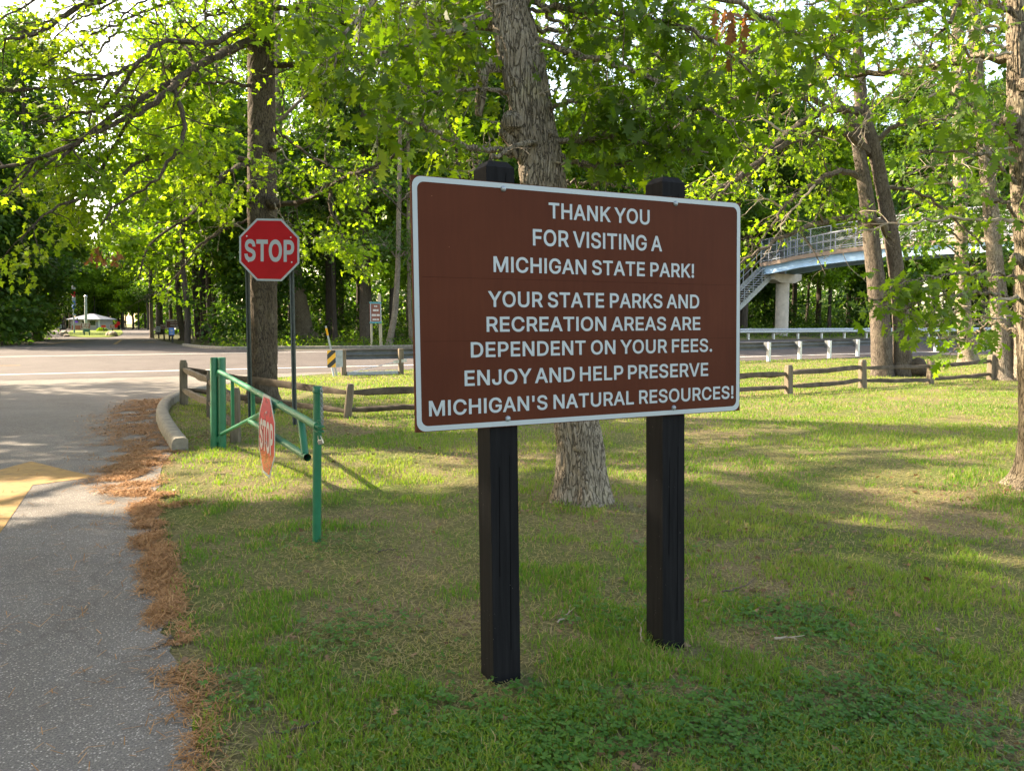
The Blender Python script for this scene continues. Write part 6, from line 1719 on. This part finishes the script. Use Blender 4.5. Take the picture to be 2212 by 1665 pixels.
for i, (u_, v_) in enumerate(((-1, -1), (1, -1), (1, 1), (-1, 1))):
    V[:, i] = np.stack([NP[:, 0] + np.cos(a) * L_ * u_ / 2 - np.sin(a) * w * v_, NP[:, 1] + np.sin(a) * L_ * u_ / 2 + np.cos(a) * w * v_, np.maximum(h + dz * u_, .009)], -1)
tag(link('pine_needles', fastmesh('pine_needles', V.reshape(-1, 3), np.arange(n * 4), np.arange(n) * 4, np.full(n, 4), False, np.repeat(np.clip(q.normal(.55, .25, n), 0, 1), 4)), MT['needle']), 'fallen rust brown pine needles drifted along the drive edge', 'pine needles', kind='stuff')

# dead leaf litter near the fence, the tree feet and scattered over the lawn
q = np.random.RandomState(14); PL = []
for (px, py, sx, sy, n) in ((425, 945, .25, .45, 260), (800, 930, 1.1, .5, 420), (660, 885, .8, .5, 200), (1040, 985, 1.2, .6, 260), (1250, 1095, .5, .2, 120), (1680, 1160, .6, .5, 260), (2140, 1060, .6, .4, 160), (1750, 1290, .5, .4, 130)):
    c = gnd(px, py); PL.append(c[:2] + q.normal(0, 1, (n, 2)) * [sx, sy])
x, y, _ = grass_pts(700, 2.6, 14, 66); PL.append(np.column_stack([x, y]))
PL = np.vstack(PL); PL = PL[~pip(PL[:, 0], PL[:, 1], drv)]; n = len(PL)
P = np.column_stack([PL, hgt(PL[:, 0], PL[:, 1]) + q.uniform(.012, .03, n)])
an = q.rand(n) * 6.28
V, lo, stt = leafgeo(P, np.column_stack([np.cos(an), np.sin(an), q.normal(0, .3, n)]), q.normal(0, .35, (n, 3)) + [0, 0, 1], q.uniform(.025, .06, n), T_MID)
tag(link('leaf_litter', fastmesh('leaf_litter', V, lo, stt, np.full(n, 10), False, np.repeat(q.rand(n), 10)), MT['litter']), 'scattered dead brown leaves lying on the lawn', 'leaf litter', kind='stuff')

# fallen twigs one can point to
def fallen(label, pts, r0, seed, mat='twig'):
    q = np.random.RandomState(seed)
    P = spline([gnd(*p) + [0, 0, .018] for p in pts], 14); P[1:-1] += q.normal(0, .004, (12, 3)); P[:, 2] = np.maximum(P[:, 2], .012)
    mb = MB(); mb.tube(P, np.linspace(r0, r0 * .35, 14), 6)
    i = 8; mb.tube([P[i], P[i] + unit(P[i + 1] - P[i - 1]) * .05 + [.03, .02, .01]], [r0 * .5, r0 * .2], 5)
    tag(mb.build('fallen_twig', MT[mat], None, True), label, 'twig')
fallen('dark twig lying on the asphalt at the edge of the pine needles', [(362, 1392), (345, 1402), (318, 1412)], .005, 1)
fallen('short black broken stick on the drive edge next to the needle drift', [(372, 1381), (362, 1390)], .010, 2)
fallen('long thin dark twig lying across the lower left lawn', [(690, 1566), (640, 1582), (590, 1592), (565, 1590)], .006, 3)
fallen('pale curved twig stuck in the grass left of the right black post', [(1385, 1392), (1384, 1365), (1374, 1338)], .005, 4, 'twig_pale')
fallen('grey forked twig in the grass between the two black posts', [(1204, 1351), (1225, 1335), (1232, 1312)], .005, 5, 'twig_pale')
fallen('dark stick lying in the brown patch right of the sign', [(1560, 1600 - 300), (1600, 1290), (1632, 1270)], .006, 6)
fallen('grey stick on the bare patch at the lower right', [(1672, 1405), (1700, 1402), (1720, 1406)], .007, 7, 'twig_pale')
fallen('thin twig on the lawn below the latch post', [(812, 1200), (838, 1192), (862, 1196)], .005, 8)
bpy.context.view_layer.update()
